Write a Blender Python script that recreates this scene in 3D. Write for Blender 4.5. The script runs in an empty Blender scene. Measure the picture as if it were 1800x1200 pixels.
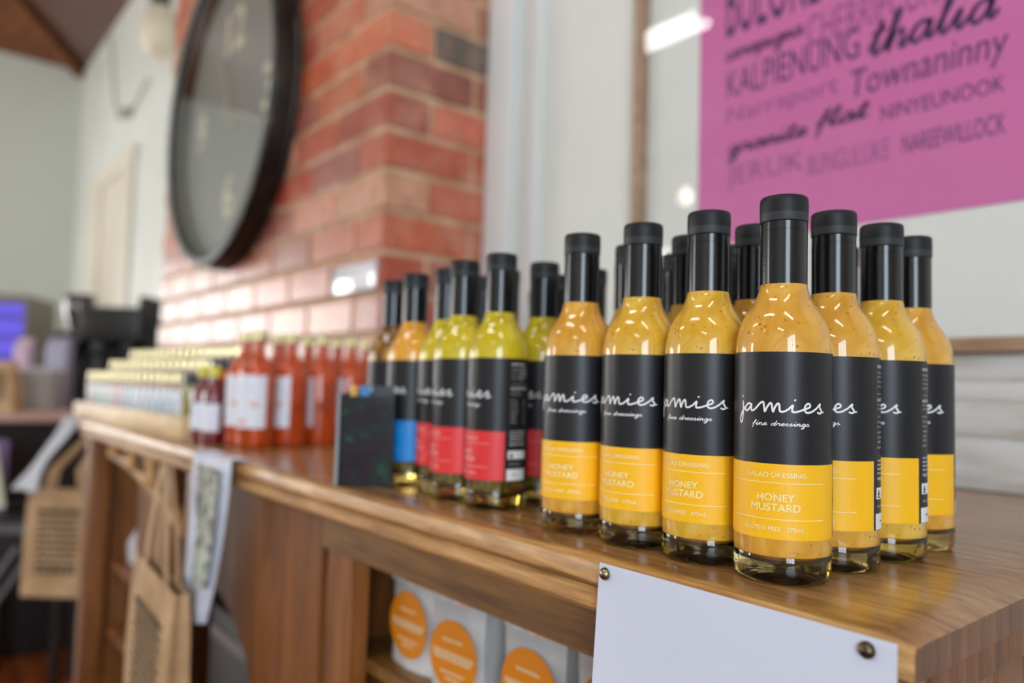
import bpy, bmesh, math, random
from mathutils import Vector, Matrix
random.seed(7)
S = bpy.context.scene
COL = S.collection
PI = math.pi
ZC = 0.95                       # height of the counter top above the floor

# ------------------------------------------------------------------ camera
F_PX, YAW, PIT, ROL, CAM_H = 1324.185, 0.880907, 0.0580086, 0.0280793, 0.117073
cam = bpy.data.cameras.new('camera')
camo = bpy.data.objects.new('camera', cam)
COL.objects.link(camo)
fw = Vector((-math.sin(YAW)*math.cos(PIT), math.cos(YAW)*math.cos(PIT), math.sin(PIT)))
r0 = Vector((math.cos(YAW), math.sin(YAW), 0)); u0 = r0.cross(fw)
rt = r0*math.cos(ROL) + u0*math.sin(ROL); up = u0*math.cos(ROL) - r0*math.sin(ROL)
M = Matrix((rt, up, -fw)).transposed().to_4x4(); M.translation = Vector((0, 0, ZC+CAM_H))
camo.matrix_world = M
cam.sensor_width = 36.0; cam.lens = F_PX/1800*36.0
cam.clip_start = 0.01; cam.clip_end = 60
cam.dof.use_dof = True; cam.dof.focus_distance = 0.475; cam.dof.aperture_fstop = 2.9; cam.dof.aperture_blades = 0
S.camera = camo

# ------------------------------------------------------------------ world, lights, exposure
S.view_settings.view_transform = 'Standard'; S.view_settings.look = 'None'
S.view_settings.gamma = 1.0; S.view_settings.use_curve_mapping = False
S.view_settings.exposure = -0.45
try:
    S.cycles.max_bounces = 10; S.cycles.transmission_bounces = 8; S.cycles.caustics_refractive = True
    S.cycles.sample_clamp_indirect = 6.0; S.cycles.use_denoising = True
except Exception:
    pass
W = bpy.data.worlds.new('daylight'); S.world = W; W.use_nodes = True
bgn = W.node_tree.nodes['Background']; bgn.inputs[0].default_value = (0.80, 0.88, 1.0, 1); bgn.inputs[1].default_value = 1.0

def area(name, loc, target, sx, sy, power, color):
    l = bpy.data.lights.new(name, 'AREA'); l.shape = 'RECTANGLE'; l.size = sx; l.size_y = sy
    l.energy = power; l.color = color
    o = bpy.data.objects.new(name, l); COL.objects.link(o)
    o.location = loc; d = Vector(target)-Vector(loc); o.rotation_euler = d.to_track_quat('-Z', 'Y').to_euler()
    return o
# daylight entering by the window openings (set in the outer face of each opening)
area('daylight_right', (3.06, -2.35, ZC+0.75), (0, -2.35, ZC+0.75), 1.9, 2.3, 250, (0.74, 0.87, 1.0))
area('daylight_front', (-5.9, -4.56, ZC+0.85), (-5.9, 0, ZC+0.85), 1.3, 1.8, 165, (1.0, 0.98, 0.95))
area('daylight_left', (-7.06, -1.2, ZC+0.40), (0, -1.2, ZC+0.40), 2.0, 1.4, 100, (1.0, 0.98, 0.94))

# ------------------------------------------------------------------ helpers
def lin(r, g, b):
    f = lambda c: (c/255/12.92) if c/255 <= 0.04045 else ((c/255+0.055)/1.055)**2.4
    return (f(r), f(g), f(b))

MATS = {}
def mat(name, col=(.5,.5,.5), rough=.5, metal=0, spec=.5, coat=0, trans=0, ior=1.5, emit=None, estr=0, coat_rough=.03, sub=0):
    if name in MATS: return MATS[name]
    m = bpy.data.materials.new(name); m.use_nodes = True
    b = m.node_tree.nodes['Principled BSDF']
    b.inputs['Base Color'].default_value = (*col, 1); b.inputs['Roughness'].default_value = rough
    b.inputs['Metallic'].default_value = metal; b.inputs['Specular IOR Level'].default_value = spec
    b.inputs['Coat Weight'].default_value = coat; b.inputs['Coat Roughness'].default_value = coat_rough
    b.inputs['Transmission Weight'].default_value = trans; b.inputs['IOR'].default_value = ior
    if emit: b.inputs['Emission Color'].default_value = (*emit, 1); b.inputs['Emission Strength'].default_value = estr
    if sub: b.inputs['Subsurface Weight'].default_value = sub; b.inputs['Subsurface Radius'].default_value = (.004,.002,.001)
    MATS[name] = m; return m
def nd(m, t, **kw):
    n = m.node_tree.nodes.new(t)
    for k, v in kw.items(): setattr(n, k, v)
    return n
def lk(m, a, b): m.node_tree.links.new(a, b)
def bsdf(m): return m.node_tree.nodes['Principled BSDF']
def ramp(m, stops, fac):
    n = nd(m, 'ShaderNodeValToRGB'); e = n.color_ramp.elements
    while len(e) < len(stops): e.new(.5)
    for i, (p, c) in enumerate(stops): e[i].position = p; e[i].color = (*c, 1)
    lk(m, fac, n.inputs[0]); return n.outputs[0]
def coords(m, scale=(1,1,1), loc=(0,0,0), rot=(0,0,0)):
    t = nd(m, 'ShaderNodeTexCoord'); mp = nd(m, 'ShaderNodeMapping')
    mp.inputs['Scale'].default_value = scale; mp.inputs['Location'].default_value = loc; mp.inputs['Rotation'].default_value = rot
    lk(m, t.outputs['Object'], mp.inputs[0]); return mp.outputs[0]
def noise(m, vec, scale, detail=4, rough=.5, dist=0):
    n = nd(m, 'ShaderNodeTexNoise'); n.inputs['Scale'].default_value = scale; n.inputs['Detail'].default_value = detail
    n.inputs['Roughness'].default_value = rough; n.inputs['Distortion'].default_value = dist
    lk(m, vec, n.inputs['Vector']); return n.outputs['Fac']
def bump(m, h, strength=.3, dist=.002):
    b = nd(m, 'ShaderNodeBump'); b.inputs['Strength'].default_value = strength; b.inputs['Distance'].default_value = dist
    lk(m, h, b.inputs['Height']); lk(m, b.outputs[0], bsdf(m).inputs['Normal'])
def mixc(m, fac, a, b, mode='MIX'):
    n = nd(m, 'ShaderNodeMix', data_type='RGBA', blend_type=mode)
    for i, v in ((0, fac), (6, a), (7, b)):
        if hasattr(v, 'links'): lk(m, v, n.inputs[i])
        elif i == 0: n.inputs[0].default_value = v
        else: n.inputs[i].default_value = (*v, 1)
    return n.outputs[2]

def pane_mat(name, ior):
    if name in MATS: return MATS[name]
    m = bpy.data.materials.new(name); m.use_nodes = True; m.node_tree.nodes.clear(); MATS[name] = m
    o = nd(m, 'ShaderNodeOutputMaterial'); mx = nd(m, 'ShaderNodeMixShader'); t = nd(m, 'ShaderNodeBsdfTransparent'); g = nd(m, 'ShaderNodeBsdfGlossy')
    g.inputs['Roughness'].default_value = .015
    ge = nd(m, 'ShaderNodeNewGeometry'); dt = nd(m, 'ShaderNodeVectorMath', operation='DOT_PRODUCT'); lk(m, ge.outputs['Normal'], dt.inputs[0]); lk(m, ge.outputs['Incoming'], dt.inputs[1])
    def mth(op, a, b=None):
        n = nd(m, 'ShaderNodeMath', operation=op)
        for i, v in ((0, a), (1, b)):
            if v is None: continue
            if hasattr(v, 'links'): lk(m, v, n.inputs[i])
            else: n.inputs[i].default_value = v
        return n.outputs[0]
    F0 = ((ior-1)/(ior+1))**2                   # Schlick reflectance of a thin pane, the same from both sides
    f = mth('ADD', mth('MULTIPLY', mth('POWER', mth('SUBTRACT', 1.0, mth('ABSOLUTE', dt.outputs['Value'])), 5.0), 1-F0), F0)
    lk(m, f, mx.inputs[0]); lk(m, t.outputs[0], mx.inputs[1]); lk(m, g.outputs[0], mx.inputs[2]); lk(m, mx.outputs[0], o.inputs[0]); return m
def clear_mat(name):
    if name in MATS: return MATS[name]
    m = bpy.data.materials.new(name); m.use_nodes = True; m.node_tree.nodes.clear(); MATS[name] = m
    o = nd(m, 'ShaderNodeOutputMaterial'); t = nd(m, 'ShaderNodeBsdfTransparent'); t.inputs[0].default_value = (.97,.985,.975,1); lk(m, t.outputs[0], o.inputs[0]); return m
def wood(name, dark, mid, light, axis='X', rough=.4, coat=0, scale=1.0, bstr=.15, dist=.6):
    if name in MATS: return MATS[name]
    m = mat(name, mid, rough, coat=coat, coat_rough=.12)
    s = {'X': (1.2, 14, 14), 'Y': (14, 1.2, 14), 'Z': (14, 14, 1.2)}[axis]
    v = coords(m, tuple(k*scale for k in s))
    n1 = noise(m, v, 3.0, 8, .65, dist); n2 = noise(m, v, 14.0, 3, .6)
    c1 = ramp(m, [(.28, dark), (.5, mid), (.72, light)], n1)
    c2 = ramp(m, [(.3, (.62,.58,.55)), (.62, (1.1,1.1,1.1))], n2)
    c = mixc(m, .7, c1, c2, 'MULTIPLY')
    lk(m, c, bsdf(m).inputs['Base Color']); bump(m, n2, bstr, .001)
    return m

def mesh(name, verts, faces, mats, parent=None, midx=None, smooth=None, loc=None):
    me = bpy.data.meshes.new(name); me.from_pydata([tuple(v) for v in verts], [], faces); me.update()
    if not isinstance(mats, (list, tuple)): mats = [mats]
    for m in mats: me.materials.append(m)
    if midx:
        for p, i in zip(me.polygons, midx): p.material_index = i
    if smooth is not None:
        if smooth is True: me.polygons.foreach_set('use_smooth', [True]*len(me.polygons))
        elif smooth: me.shade_smooth() ; me.set_sharp_from_angle(angle=math.radians(smooth))
    o = bpy.data.objects.new(name, me); COL.objects.link(o)
    if parent: o.parent = parent
    if loc: o.location = loc
    return o

class MB:
    """collects shapes into one mesh"""
    def __init__(s): s.v = []; s.f = []; s.m = []
    def add(s, v, f, mi=0):
        n = len(s.v); s.v += [tuple(p) for p in v]; s.f += [tuple(i+n for i in q) for q in f]; s.m += [mi]*len(f)
    def box(s, x0, x1, y0, y1, z0, z1, mi=0, bev=0, R=None):
        bm = bmesh.new(); bmesh.ops.create_cube(bm, size=1)
        for v in bm.verts: v.co = Vector(((x0+x1)/2+v.co.x*(x1-x0), (y0+y1)/2+v.co.y*(y1-y0), (z0+z1)/2+v.co.z*(z1-z0)))
        if bev: bmesh.ops.bevel(bm, geom=bm.edges[:], offset=bev, segments=2, profile=.5, affect='EDGES')
        if R:
            for v in bm.verts: v.co = R @ v.co
        bm.verts.index_update()
        s.add([v.co for v in bm.verts], [[v.index for v in f.verts] for f in bm.faces], mi); bm.free()
    def lathe(s, prof, seg=48, c=(0,0,0), axis='Z', mi=0):
        V = []; Fc = []
        for r, z in prof:
            for k in range(seg):
                a = 2*PI*k/seg; x, y = r*math.cos(a), r*math.sin(a)
                if axis == 'Z': V.append((c[0]+x, c[1]+y, c[2]+z))
                elif axis == 'Y': V.append((c[0]+x, c[1]+z, c[2]-y))
                else: V.append((c[0]+z, c[1]+x, c[2]+y))
        for i in range(len(prof)-1):
            for k in range(seg):
                a, b = i*seg+k, i*seg+(k+1) % seg; d, e = a+seg, b+seg
                if prof[i][0] < 1e-7: Fc.append((a, e, d))
                elif prof[i+1][0] < 1e-7: Fc.append((a, b, d))
                else: Fc.append((a, b, e, d))
        s.add(V, Fc, mi)
    def tube(s, pts, rad, seg=8, mi=0, caps=True):
        pts = [Vector(p) for p in pts]; V = []; Fc = []
        rads = rad if isinstance(rad, (list, tuple)) else [rad]*len(pts)
        for i, p in enumerate(pts):
            t = (pts[min(i+1, len(pts)-1)]-pts[max(i-1, 0)]).normalized()
            a = t.orthogonal() if i == 0 else (pa - t*pa.dot(t))
            a.normalize(); pa = a; b = t.cross(a)
            for k in range(seg):
                q = 2*PI*k/seg; V.append(p+(a*math.cos(q)+b*math.sin(q))*rads[i])
        for i in range(len(pts)-1):
            for k in range(seg):
                k2 = (k+1) % seg; Fc.append((i*seg+k, i*seg+k2, (i+1)*seg+k2, (i+1)*seg+k))
        if caps: Fc.append(tuple(range(seg))[::-1]); Fc.append(tuple((len(pts)-1)*seg+k for k in range(seg)))
        s.add(V, Fc, mi)
    def prism(s, poly, a0, a1, plane='XZ', mi=0):
        """polygon extruded between a0 and a1 along the remaining axis"""
        n = len(poly)
        mk = {'XZ': lambda p, a: (p[0], a, p[1]), 'XY': lambda p, a: (p[0], p[1], a), 'YZ': lambda p, a: (a, p[0], p[1])}[plane]
        V = [mk(p, a0) for p in poly]+[mk(p, a1) for p in poly]
        Fc = [tuple(range(n))[::-1], tuple(range(n, 2*n))]+[(i, (i+1) % n, n+(i+1) % n, n+i) for i in range(n)]
        s.add(V, Fc, mi)
    def build(s, name, mats, parent=None, smooth=30, loc=None):
        o = mesh(name, s.v, s.f, mats, parent, s.m, smooth, loc)
        bm = bmesh.new(); bm.from_mesh(o.data); bmesh.ops.recalc_face_normals(bm, faces=bm.faces); bm.to_mesh(o.data); bm.free()
        return o

def empty(name, loc=(0,0,0), rz=0):
    o = bpy.data.objects.new(name, None); COL.objects.link(o); o.location = loc; o.rotation_euler = (0, 0, rz)
    o.empty_display_size = .02; return o
def tag(o, label=None, cat=None, group=None, kind=None):
    if label: o['label'] = label
    if cat: o['category'] = cat
    if group: o['group'] = group
    if kind: o['kind'] = kind
    return o
def dup(root, loc, rz=0):
    r = root.copy(); COL.objects.link(r); r.location = loc; r.rotation_euler = (0, 0, rz)
    for k in ('label', 'group'):
        if k in r: del r[k]
    for ch in root.children:
        c = ch.copy(); COL.objects.link(c); c.parent = r
        for g in ch.children:
            d = g.copy(); COL.objects.link(d); d.parent = c
    return r

# lettering -------------------------------------------------------------------
_txt = {}
def text2d(s, bold=0.0, res=3, spacing=1.0):
    key = (s, bold, res, spacing)
    if key in _txt: return _txt[key]
    cu = bpy.data.curves.new('lettering', 'FONT'); cu.body = s; cu.resolution_u = res; cu.offset = bold; cu.size = 1
    cu.space_character = spacing; cu.fill_mode = 'FRONT'
    ob = bpy.data.objects.new('lettering', cu); COL.objects.link(ob)
    dg = bpy.context.evaluated_depsgraph_get(); dg.update()
    me = bpy.data.meshes.new_from_object(ob.evaluated_get(dg))
    V = [(v.co.x, v.co.y) for v in me.vertices]; Fc = [tuple(p.vertices) for p in me.polygons]
    bpy.data.objects.remove(ob); bpy.data.curves.remove(cu); bpy.data.meshes.remove(me)
    _txt[key] = (V, Fc); return _txt[key]
def fit2d(vf, x0, x1, z0, z1=None, shear=0, slope=0):
    V, Fc = vf; a0 = min(v[0] for v in V); a1 = max(v[0] for v in V); b0 = min(v[1] for v in V); b1 = max(v[1] for v in V)
    sx = (x1-x0)/(a1-a0); sz = sx if z1 is None else (z1-z0)/(b1-b0)
    out = []
    for x, y in V:
        X = x0+(x-a0)*sx; Z = z0+(y-b0)*sz; out.append((X+shear*(Z-z0), Z+slope*(X-x0)))
    return out, Fc
def spline(pts, n=6):
    if len(pts) < 3: return pts
    P = [pts[0]]+list(pts)+[pts[-1]]; out = []
    for i in range(1, len(P)-2):
        for k in range(n):
            t = k/n; p0, p1, p2, p3 = P[i-1:i+3]
            out.append(tuple(.5*((2*p1[j])+(-p0[j]+p2[j])*t+(2*p0[j]-5*p1[j]+4*p2[j]-p3[j])*t*t+(-p0[j]+3*p1[j]-3*p2[j]+p3[j])*t**3) for j in (0, 1)))
    out.append(tuple(pts[-1])); return out
def stroke(pts, w, n=6):
    p = spline(pts, n); V = []; Fc = []
    L = len(p)
    for i, q in enumerate(p):
        a = p[max(i-1, 0)]; b = p[min(i+1, L-1)]; dx, dy = b[0]-a[0], b[1]-a[1]; l = math.hypot(dx, dy) or 1
        ww = w/2*(.75 if i in (0, L-1) else 1)
        V += [(q[0]-dy/l*ww, q[1]+dx/l*ww), (q[0]+dy/l*ww, q[1]-dx/l*ww)]
    for i in range(L-1): Fc.append((2*i, 2*i+1, 2*i+3, 2*i+2))
    for e, sg in ((0, -1), (L-1, 1)):      # rounded ends
        c = p[e]; a = p[1] if e == 0 else p[L-2]; dx, dy = c[0]-a[0], c[1]-a[1]; l = math.hypot(dx, dy) or 1; th = math.atan2(dy, dx)
        k0 = len(V); V.append(c)
        for k in range(5):
            t = th-PI/2+PI*k/4; V.append((c[0]+math.cos(t)*w/2*.8, c[1]+math.sin(t)*w/2*.8))
        Fc += [(k0, k0+1+k, k0+2+k) for k in range(4)]
    return V, Fc
def merge2d(L):
    V = []; Fc = []
    for v, f in L:
        n = len(V); V += v; Fc += [tuple(i+n for i in q) for q in f]
    return V, Fc
SCRIPT = {
 'a': (1.5, [[(1.08,.85),(.7,1.04),(.3,.8),(.2,.3),(.5,.0),(.9,.35),(1.12,1.0),(1.08,.3),(1.22,.03),(1.5,.35)],[(0,.35),(.3,.75)]]),
 'c': (1.15, [[(.95,.8),(.6,1),(.2,.6),(.25,.1),(.7,.02),(1.15,.35)]]),
 'd': (1.5, [[(1.0,.85),(.6,1),(.2,.6),(.25,.1),(.65,.05),(1.1,.9),(1.25,2),(1.05,.3),(1.25,.05),(1.5,.35)]]),
 'e': (1.15, [[(0,.35),(.5,.45),(.85,.75),(.65,1),(.3,.8),(.25,.3),(.55,.02),(1.15,.35)]]),
 'f': (1.0, [[(0,.3),(.5,1.2),(.75,1.9),(.55,2.0),(.4,1.2),(.35,0),(.25,-1)],[(.1,.9),(.95,1)]]),
 'g': (1.35, [[(1,.85),(.6,1),(.2,.6),(.3,.1),(.7,.1),(1.05,.85),(1.0,-.6),(.6,-1.1),(.4,-.8),(.9,-.2),(1.35,.35)]]),
 'h': (1.4, [[(0,.3),(.5,1.5),(.55,2.1),(.35,1.9),(.3,0),(.5,.7),(.85,1),(1.05,.7),(1.0,.15),(1.2,.03),(1.4,.35)]]),
 'i': (.8, [[(0,.35),(.35,1),(.3,.2),(.5,.03),(.8,.35)],[(.42,1.55),(.47,1.65)]]),
 'l': (.8, [[(0,.35),(.5,1.5),(.5,2.1),(.3,1.8),(.28,.3),(.5,.03),(.8,.35)]]),
 'n': (1.3, [[(0,.35),(.25,1),(.25,0),(.4,.7),(.75,1),(.9,.6),(.9,.15),(1.1,.03),(1.3,.35)]]),
 'p': (1.3, [[(0,.35),(.3,1),(.2,-1)],[(.25,.2),(.4,.8),(.8,1),(1.05,.6),(.8,.1),(.35,.05)],[(.9,.1),(1.3,.35)]]),
 'r': (1.1, [[(0,.35),(.3,1.1),(.45,.9),(.8,.9),(.75,.3),(.9,.05),(1.1,.35)]]),
 's': (1.05, [[(0,.35),(.45,1.05),(.5,.7),(.8,.3),(.6,.02),(.2,.1)],[(.6,.02),(1.05,.3)]]),
 't': (.85, [[(0,.35),(.4,1.2),(.45,1.8),(.3,.3),(.5,.03),(.85,.35)],[(.05,1.2),(.8,1.3)]]),
 'u': (1.3, [[(0,.35),(.25,1),(.2,.3),(.4,.03),(.8,.3),(.9,1),(.88,.2),(1.1,.03),(1.3,.35)]]),
 ' ': (1.0, [])}
def script2d(s, w=.22):
    x = 0; L = []
    for ch in s:
        adv, st = SCRIPT[ch]
        for q in st: L.append(stroke([(x+a+.25*b, b) for a, b in q], w, 5))
        x += adv
    return merge2d(L)
def rect2d(x0, x1, z0, z1, n=1):
    V = []; Fc = []
    for i in range(n+1):
        x = x0+(x1-x0)*i/n; V += [(x, z0), (x, z1)]
    for i in range(n): Fc.append((2*i, 2*i+2, 2*i+3, 2*i+1))
    return V, Fc
def wrap(mb, vf, r, mi):          # 2-D (metres) onto a cylinder facing -Y
    V, Fc = vf; mb.add([(r*math.sin(x/r), -r*math.cos(x/r), z) for x, z in V], Fc, mi)
def flat(mb, vf, y, mi):          # 2-D onto a plane facing -Y
    V, Fc = vf; mb.add([(x, y, z) for x, z in V], Fc, mi)

# ------------------------------------------------------------------ materials
white_wall = mat('white_paint', lin(226,226,228), .45)
v_ = coords(white_wall, (1,1,1)); lk(white_wall, ramp(white_wall, [(.3, lin(217,222,216)), (.7, lin(229,234,228))], noise(white_wall, v_, 2.5)), bsdf(white_wall).inputs['Base Color'])
board_paint = mat('board_paint', lin(214,216,214), .4)
v_ = coords(board_paint, (4,4,22)); lk(board_paint, ramp(board_paint, [(.28, lin(186,182,170)), (.5, lin(212,214,212)), (.75, lin(222,223,222))], noise(board_paint, v_, 2.0, 4)), bsdf(board_paint).inputs['Base Color'])
end_wall = mat('sage_grey_paint', lin(214,219,209), .6)
trim_paint = mat('trim_paint', lin(229,234,233), .25)
ceil_wood = wood('ceiling_timber', lin(84,44,20), lin(122,70,32), lin(150,92,50), 'X', .3, .2, .6)
ceil_wood2 = wood('ceiling_timber_dark', lin(72,46,36), lin(96,64,52), lin(120,84,70), 'Y', .3, .2, .6)
floor_wood = wood('floor_timber', lin(70,28,6), lin(128,58,14), lin(160,84,26), 'X', .38, .15, .5)
counter_wood = wood('counter_timber', lin(122,84,44), lin(164,120,70), lin(192,150,98), 'X', .27, .3, 2.6, .12, .15)
edge_wood = wood('counter_edge_timber', lin(128,86,42), lin(190,142,84), lin(222,184,130), 'X', .42, .12, 1.5, .25)
end_wood = wood('counter_end_timber', lin(74,42,22), lin(116,72,40), lin(146,98,60), 'Z', .45, .1, 1.6, .3)
rail_wood = wood('rail_timber', lin(84,54,18), lin(124,84,34), lin(150,108,50), 'X', .42, .1, .9)
panel_wood = wood('panel_timber', lin(86,46,12), lin(128,76,30), lin(156,100,48), 'Z', .5, .06, .5)
inner_wood = wood('inner_timber', lin(60,30,8), lin(96,54,18), lin(120,72,28), 'Z', .5, 0, .6)
pale_wood = wood('tray_timber', lin(196,160,110), lin(226,194,146), lin(240,216,176), 'X', .5, 0, .6)
frame_wood = wood('frame_oak', lin(140,110,86), lin(168,138,112), lin(186,158,132), 'X', .45, 0, .8)
kraft = mat('kraft_paper', lin(186,150,108), .75)
v_ = coords(kraft, (6,6,6)); lk(kraft, ramp(kraft, [(.3, lin(168,132,92)), (.7, lin(204,170,128))], noise(kraft, v_, 2.0)), bsdf(kraft).inputs['Base Color'])
kraft_ink = mat('kraft_ink', lin(84,66,46), .7)
black_card = mat('black_card', (.012,.012,.014), .4)
black_plastic = mat('black_plastic', (.014,.013,.013), .35)
steel = mat('brushed_steel', (.55,.55,.57), .3, metal=1)
white_card = mat('white_card', lin(226,230,240), .5)
ink_white = mat('label_white_ink', (.86,.86,.86), .5)
label_black = mat('label_black', (.013,.013,.015), .38, spec=.34)
v_ = coords(label_black, (90,90,90)); bump(label_black, noise(label_black, v_, 6, 2), .06, .0003)
label_yellow = mat('label_yellow', lin(252,190,6), .45)
label_cream = mat('label_cream_ink', lin(255,240,184), .5)
label_red = mat('label_red', lin(222,48,50), .45)
label_blue = mat('label_blue', lin(0,132,214), .45)
label_pink = mat('label_pale_ink', lin(250,190,186), .5)
label_sky = mat('label_sky_ink', lin(170,214,240), .5)
back_grey = mat('back_label_ink', (.52,.52,.52), .5)
sleeve_mat = mat('shrink_sleeve', (.005,.005,.006), .18, spec=.5)
v_ = coords(sleeve_mat, (1,1,900)); bump(sleeve_mat, noise(sleeve_mat, v_, 1.0, 1), .12, .0004)
cap_mat = mat('cap_plastic', (.010,.011,.013), .5, spec=.32)
glass = mat('bottle_glass', (.80,.66,.27), .01, trans=1, ior=1.5)

def dressing(name, c0, c1, c2, specks=True, swirl=2.2):
    m = mat(name, c1, .35, coat=1.0, coat_rough=.02, sub=.0)
    b = bsdf(m); b.inputs['Coat IOR'].default_value = 1.5; b.inputs['Specular IOR Level'].default_value = .2
    v = coords(m, (swirl*10, swirl*10, swirl*8)); n1 = noise(m, v, 1.4, 5, .55, 1.2)
    c = ramp(m, [(.3, c0), (.5, c1), (.72, c2)], n1)
    if specks:
        for sc, th, col in ((150, .14, lin(160,62,20)), (230, .13, lin(104,62,20)), (100, .105, lin(178,48,16))):
            vo = nd(m, 'ShaderNodeTexVoronoi'); vo.inputs['Scale'].default_value = sc
            lk(m, coords(m, (1,1,1.25), (sc*.013, .3, .1)), vo.inputs['Vector'])
            lt = nd(m, 'ShaderNodeMath', operation='LESS_THAN'); lk(m, vo.outputs['Distance'], lt.inputs[0]); lt.inputs[1].default_value = th
            sp = nd(m, 'ShaderNodeSeparateColor'); lk(m, vo.outputs['Color'], sp.inputs[0])
            g = nd(m, 'ShaderNodeMath', operation='GREATER_THAN'); lk(m, sp.outputs[0], g.inputs[0]); g.inputs[1].default_value = .55
            mu = nd(m, 'ShaderNodeMath', operation='MULTIPLY'); lk(m, lt.outputs[0], mu.inputs[0]); lk(m, g.outputs[0], mu.inputs[1])
            mu2 = nd(m, 'ShaderNodeMath', operation='MULTIPLY'); lk(m, mu.outputs[0], mu2.inputs[0]); mu2.inputs[1].default_value = .75
            c = mixc(m, mu2.outputs[0], c, col)
    lk(m, c, b.inputs['Base Color']); return m
mustard_orange = dressing('mustard_dressing_orange', lin(190,132,40), lin(212,154,50), lin(228,182,88))
mustard_yellow = dressing('mustard_dressing_yellow', lin(194,146,38), lin(214,166,48), lin(230,192,96))
poppy = dressing('poppy_seed_dressing', lin(166,146,10), lin(200,178,22), lin(216,194,50))
balsam = dressing('amber_dressing', lin(196,132,26), lin(222,158,44), lin(232,176,60))
amber_oil = dressing('dark_amber_dressing', lin(60,30,6), lin(120,76,6), lin(206,160,6), False, 3.5)
oil = mat('oil_in_glass', lin(60,42,14), .03, trans=.2, ior=1.45, coat=1)
v_ = coords(oil, (60,60,30)); lk(oil, ramp(oil, [(.36, lin(20,12,4)), (.50, lin(48,34,10)), (.62, lin(120,106,40)), (.68, lin(104,36,14)), (.76, lin(50,80,34))], noise(oil, v_, 1.0, 3, .6, 1.5)), bsdf(oil).inputs['Base Color'])

# ------------------------------------------------------------------ room
def struct(o): o['kind'] = 'structure'; return o
XL, XR, YB, YF = -7.0, 3.0, 1.10, -4.5
WT = ZC+2.60
def wall_with_hole(name, plane, at, thick, a0, a1, holes, m, z0=0, z1=WT):
    """wall in plane 'X' (x = at) or 'Y' (y = at) from a0 to a1 with rectangular openings (b0,b1,zb,zt)"""
    mb = MB(); xs = sorted(holes); cur = a0
    def put(p, q, za, zb):
        if q-p < 1e-6 or zb-za < 1e-6: return
        if plane == 'Y': mb.box(p, q, min(at, at+thick), max(at, at+thick), za, zb)
        else: mb.box(min(at, at+thick), max(at, at+thick), p, q, za, zb)
    for b0, b1, zb, zt in xs:
        put(cur, b0, z0, z1); put(b0, b1, z0, zb); put(b0, b1, zt, z1); cur = b1
    put(cur, a1, z0, z1)
    return struct(mb.build(name, m, smooth=None))
def window(n, plane, at, b0, b1, zb, zt):
    mb = MB(); w = .05
    def bar(p, q, za, zbb):
        if plane == 'Y': mb.box(p, q, at-.03, at+.03, za, zbb)
        else: mb.box(at-.03, at+.03, p, q, za, zbb)
    bar(b0, b0+w, zb, zt); bar(b1-w, b1, zb, zt); bar(b0+w, b1-w, zb, zb+w); bar(b0+w, b1-w, zt-w, zt)
    for k in (1, 2):
        c = b0+(b1-b0)*k/3; bar(c-.02, c+.02, zb+w, zt-w)
    return struct(mb.build('window_%d' % n, trim_paint, smooth=None))
wz0, wz1 = ZC-.05, ZC+1.75
wall_with_hole('wall_back', 'Y', YB, .15, XL-.15, XR+.15, [], white_wall)
wall_with_hole('wall_left', 'X', XL, -.15, YF, YB, [(-2.2, -.2, ZC-.3, ZC+1.1)], end_wall)
wall_with_hole('wall_right', 'X', XR, .15, YF, YB, [(-3.3, -1.4, ZC-.4, ZC+1.9)], white_wall)
wall_with_hole('wall_front', 'Y', YF, -.15, XL-.15, XR+.15, [(-6.55, -5.25, wz0, wz1)], white_wall)
window(1, 'X', XL-.02, -2.2, -.2, ZC-.3, ZC+1.1); window(2, 'X', XR+.02, -3.3, -1.4, ZC-.4, ZC+1.9)
window(3, 'Y', YF-.02, -6.55, -5.25, wz0, wz1)
struct(mesh('floor', [(XL-.2,YF-.2,0),(XR+.2,YF-.2,0),(XR+.2,YB+.2,0),(XL-.2,YB+.2,0)], [(0,1,2,3)], floor_wood))
# hipped timber ceiling
ry = (YF+YB)/2; d = (YB-YF)/2; rise = 1.35
cv = [(XL,YF,WT),(XR,YF,WT),(XR,YB,WT),(XL,YB,WT),(XL+d,ry,WT+rise),(XR-d,ry,WT+rise)]
mesh_ceiling = struct(mesh('ceiling', cv, [(0,4,5,1),(2,5,4,3),(3,4,0),(1,5,2)], [ceil_wood, ceil_wood2], midx=[0,1,0,0]))
mb = MB(); mb.tube([(XL+.02, YB-.02, WT-.03), (XL+d-.02, ry+.02, WT+rise-.05)], .05, 4); struct(mb.build('trim_4', ceil_wood, smooth=None))
# vertical cover boards beside the chimney, boarding under the picture
mb = MB(); mb.box(-1.432, -1.335, 1.078, 1.0995, ZC, WT, bev=.006); mb.box(-1.30, -1.245, 1.086, 1.0995, ZC, WT, bev=.005)
struct(mb.build('trim_1', trim_paint))
mb = MB()
for za, zb in ((0.001,.0672),(.068,.1132),(.114,.1392),(.14,.174)):
    mb.box(-1.243, XR-.01, 1.080, 1.0995, ZC+za, ZC+zb, bev=.0006)
struct(mb.build('trim_2', board_paint))
mb = MB(); mb.box(-6.3, -5.9, 1.07, 1.099, ZC-.9, ZC+1.42, bev=.01); mb.box(-5.25, -5.0, 1.07, 1.099, ZC-.9, ZC+1.42, bev=.01)
mb.box(-6.35, -4.95, 1.06, 1.099, ZC+1.42, ZC+1.52, bev=.01)
struct(mb.build('trim_3', mat('cream_paint', lin(226,222,206), .4)))
struct(mesh('door_1', [(-5.9,1.095,ZC-.95),(-5.25,1.095,ZC-.95),(-5.25,1.095,ZC+1.42),(-5.9,1.095,ZC+1.42)], [(0,1,2,3)], mat('cream_door', lin(222,216,198), .4)))

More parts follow.
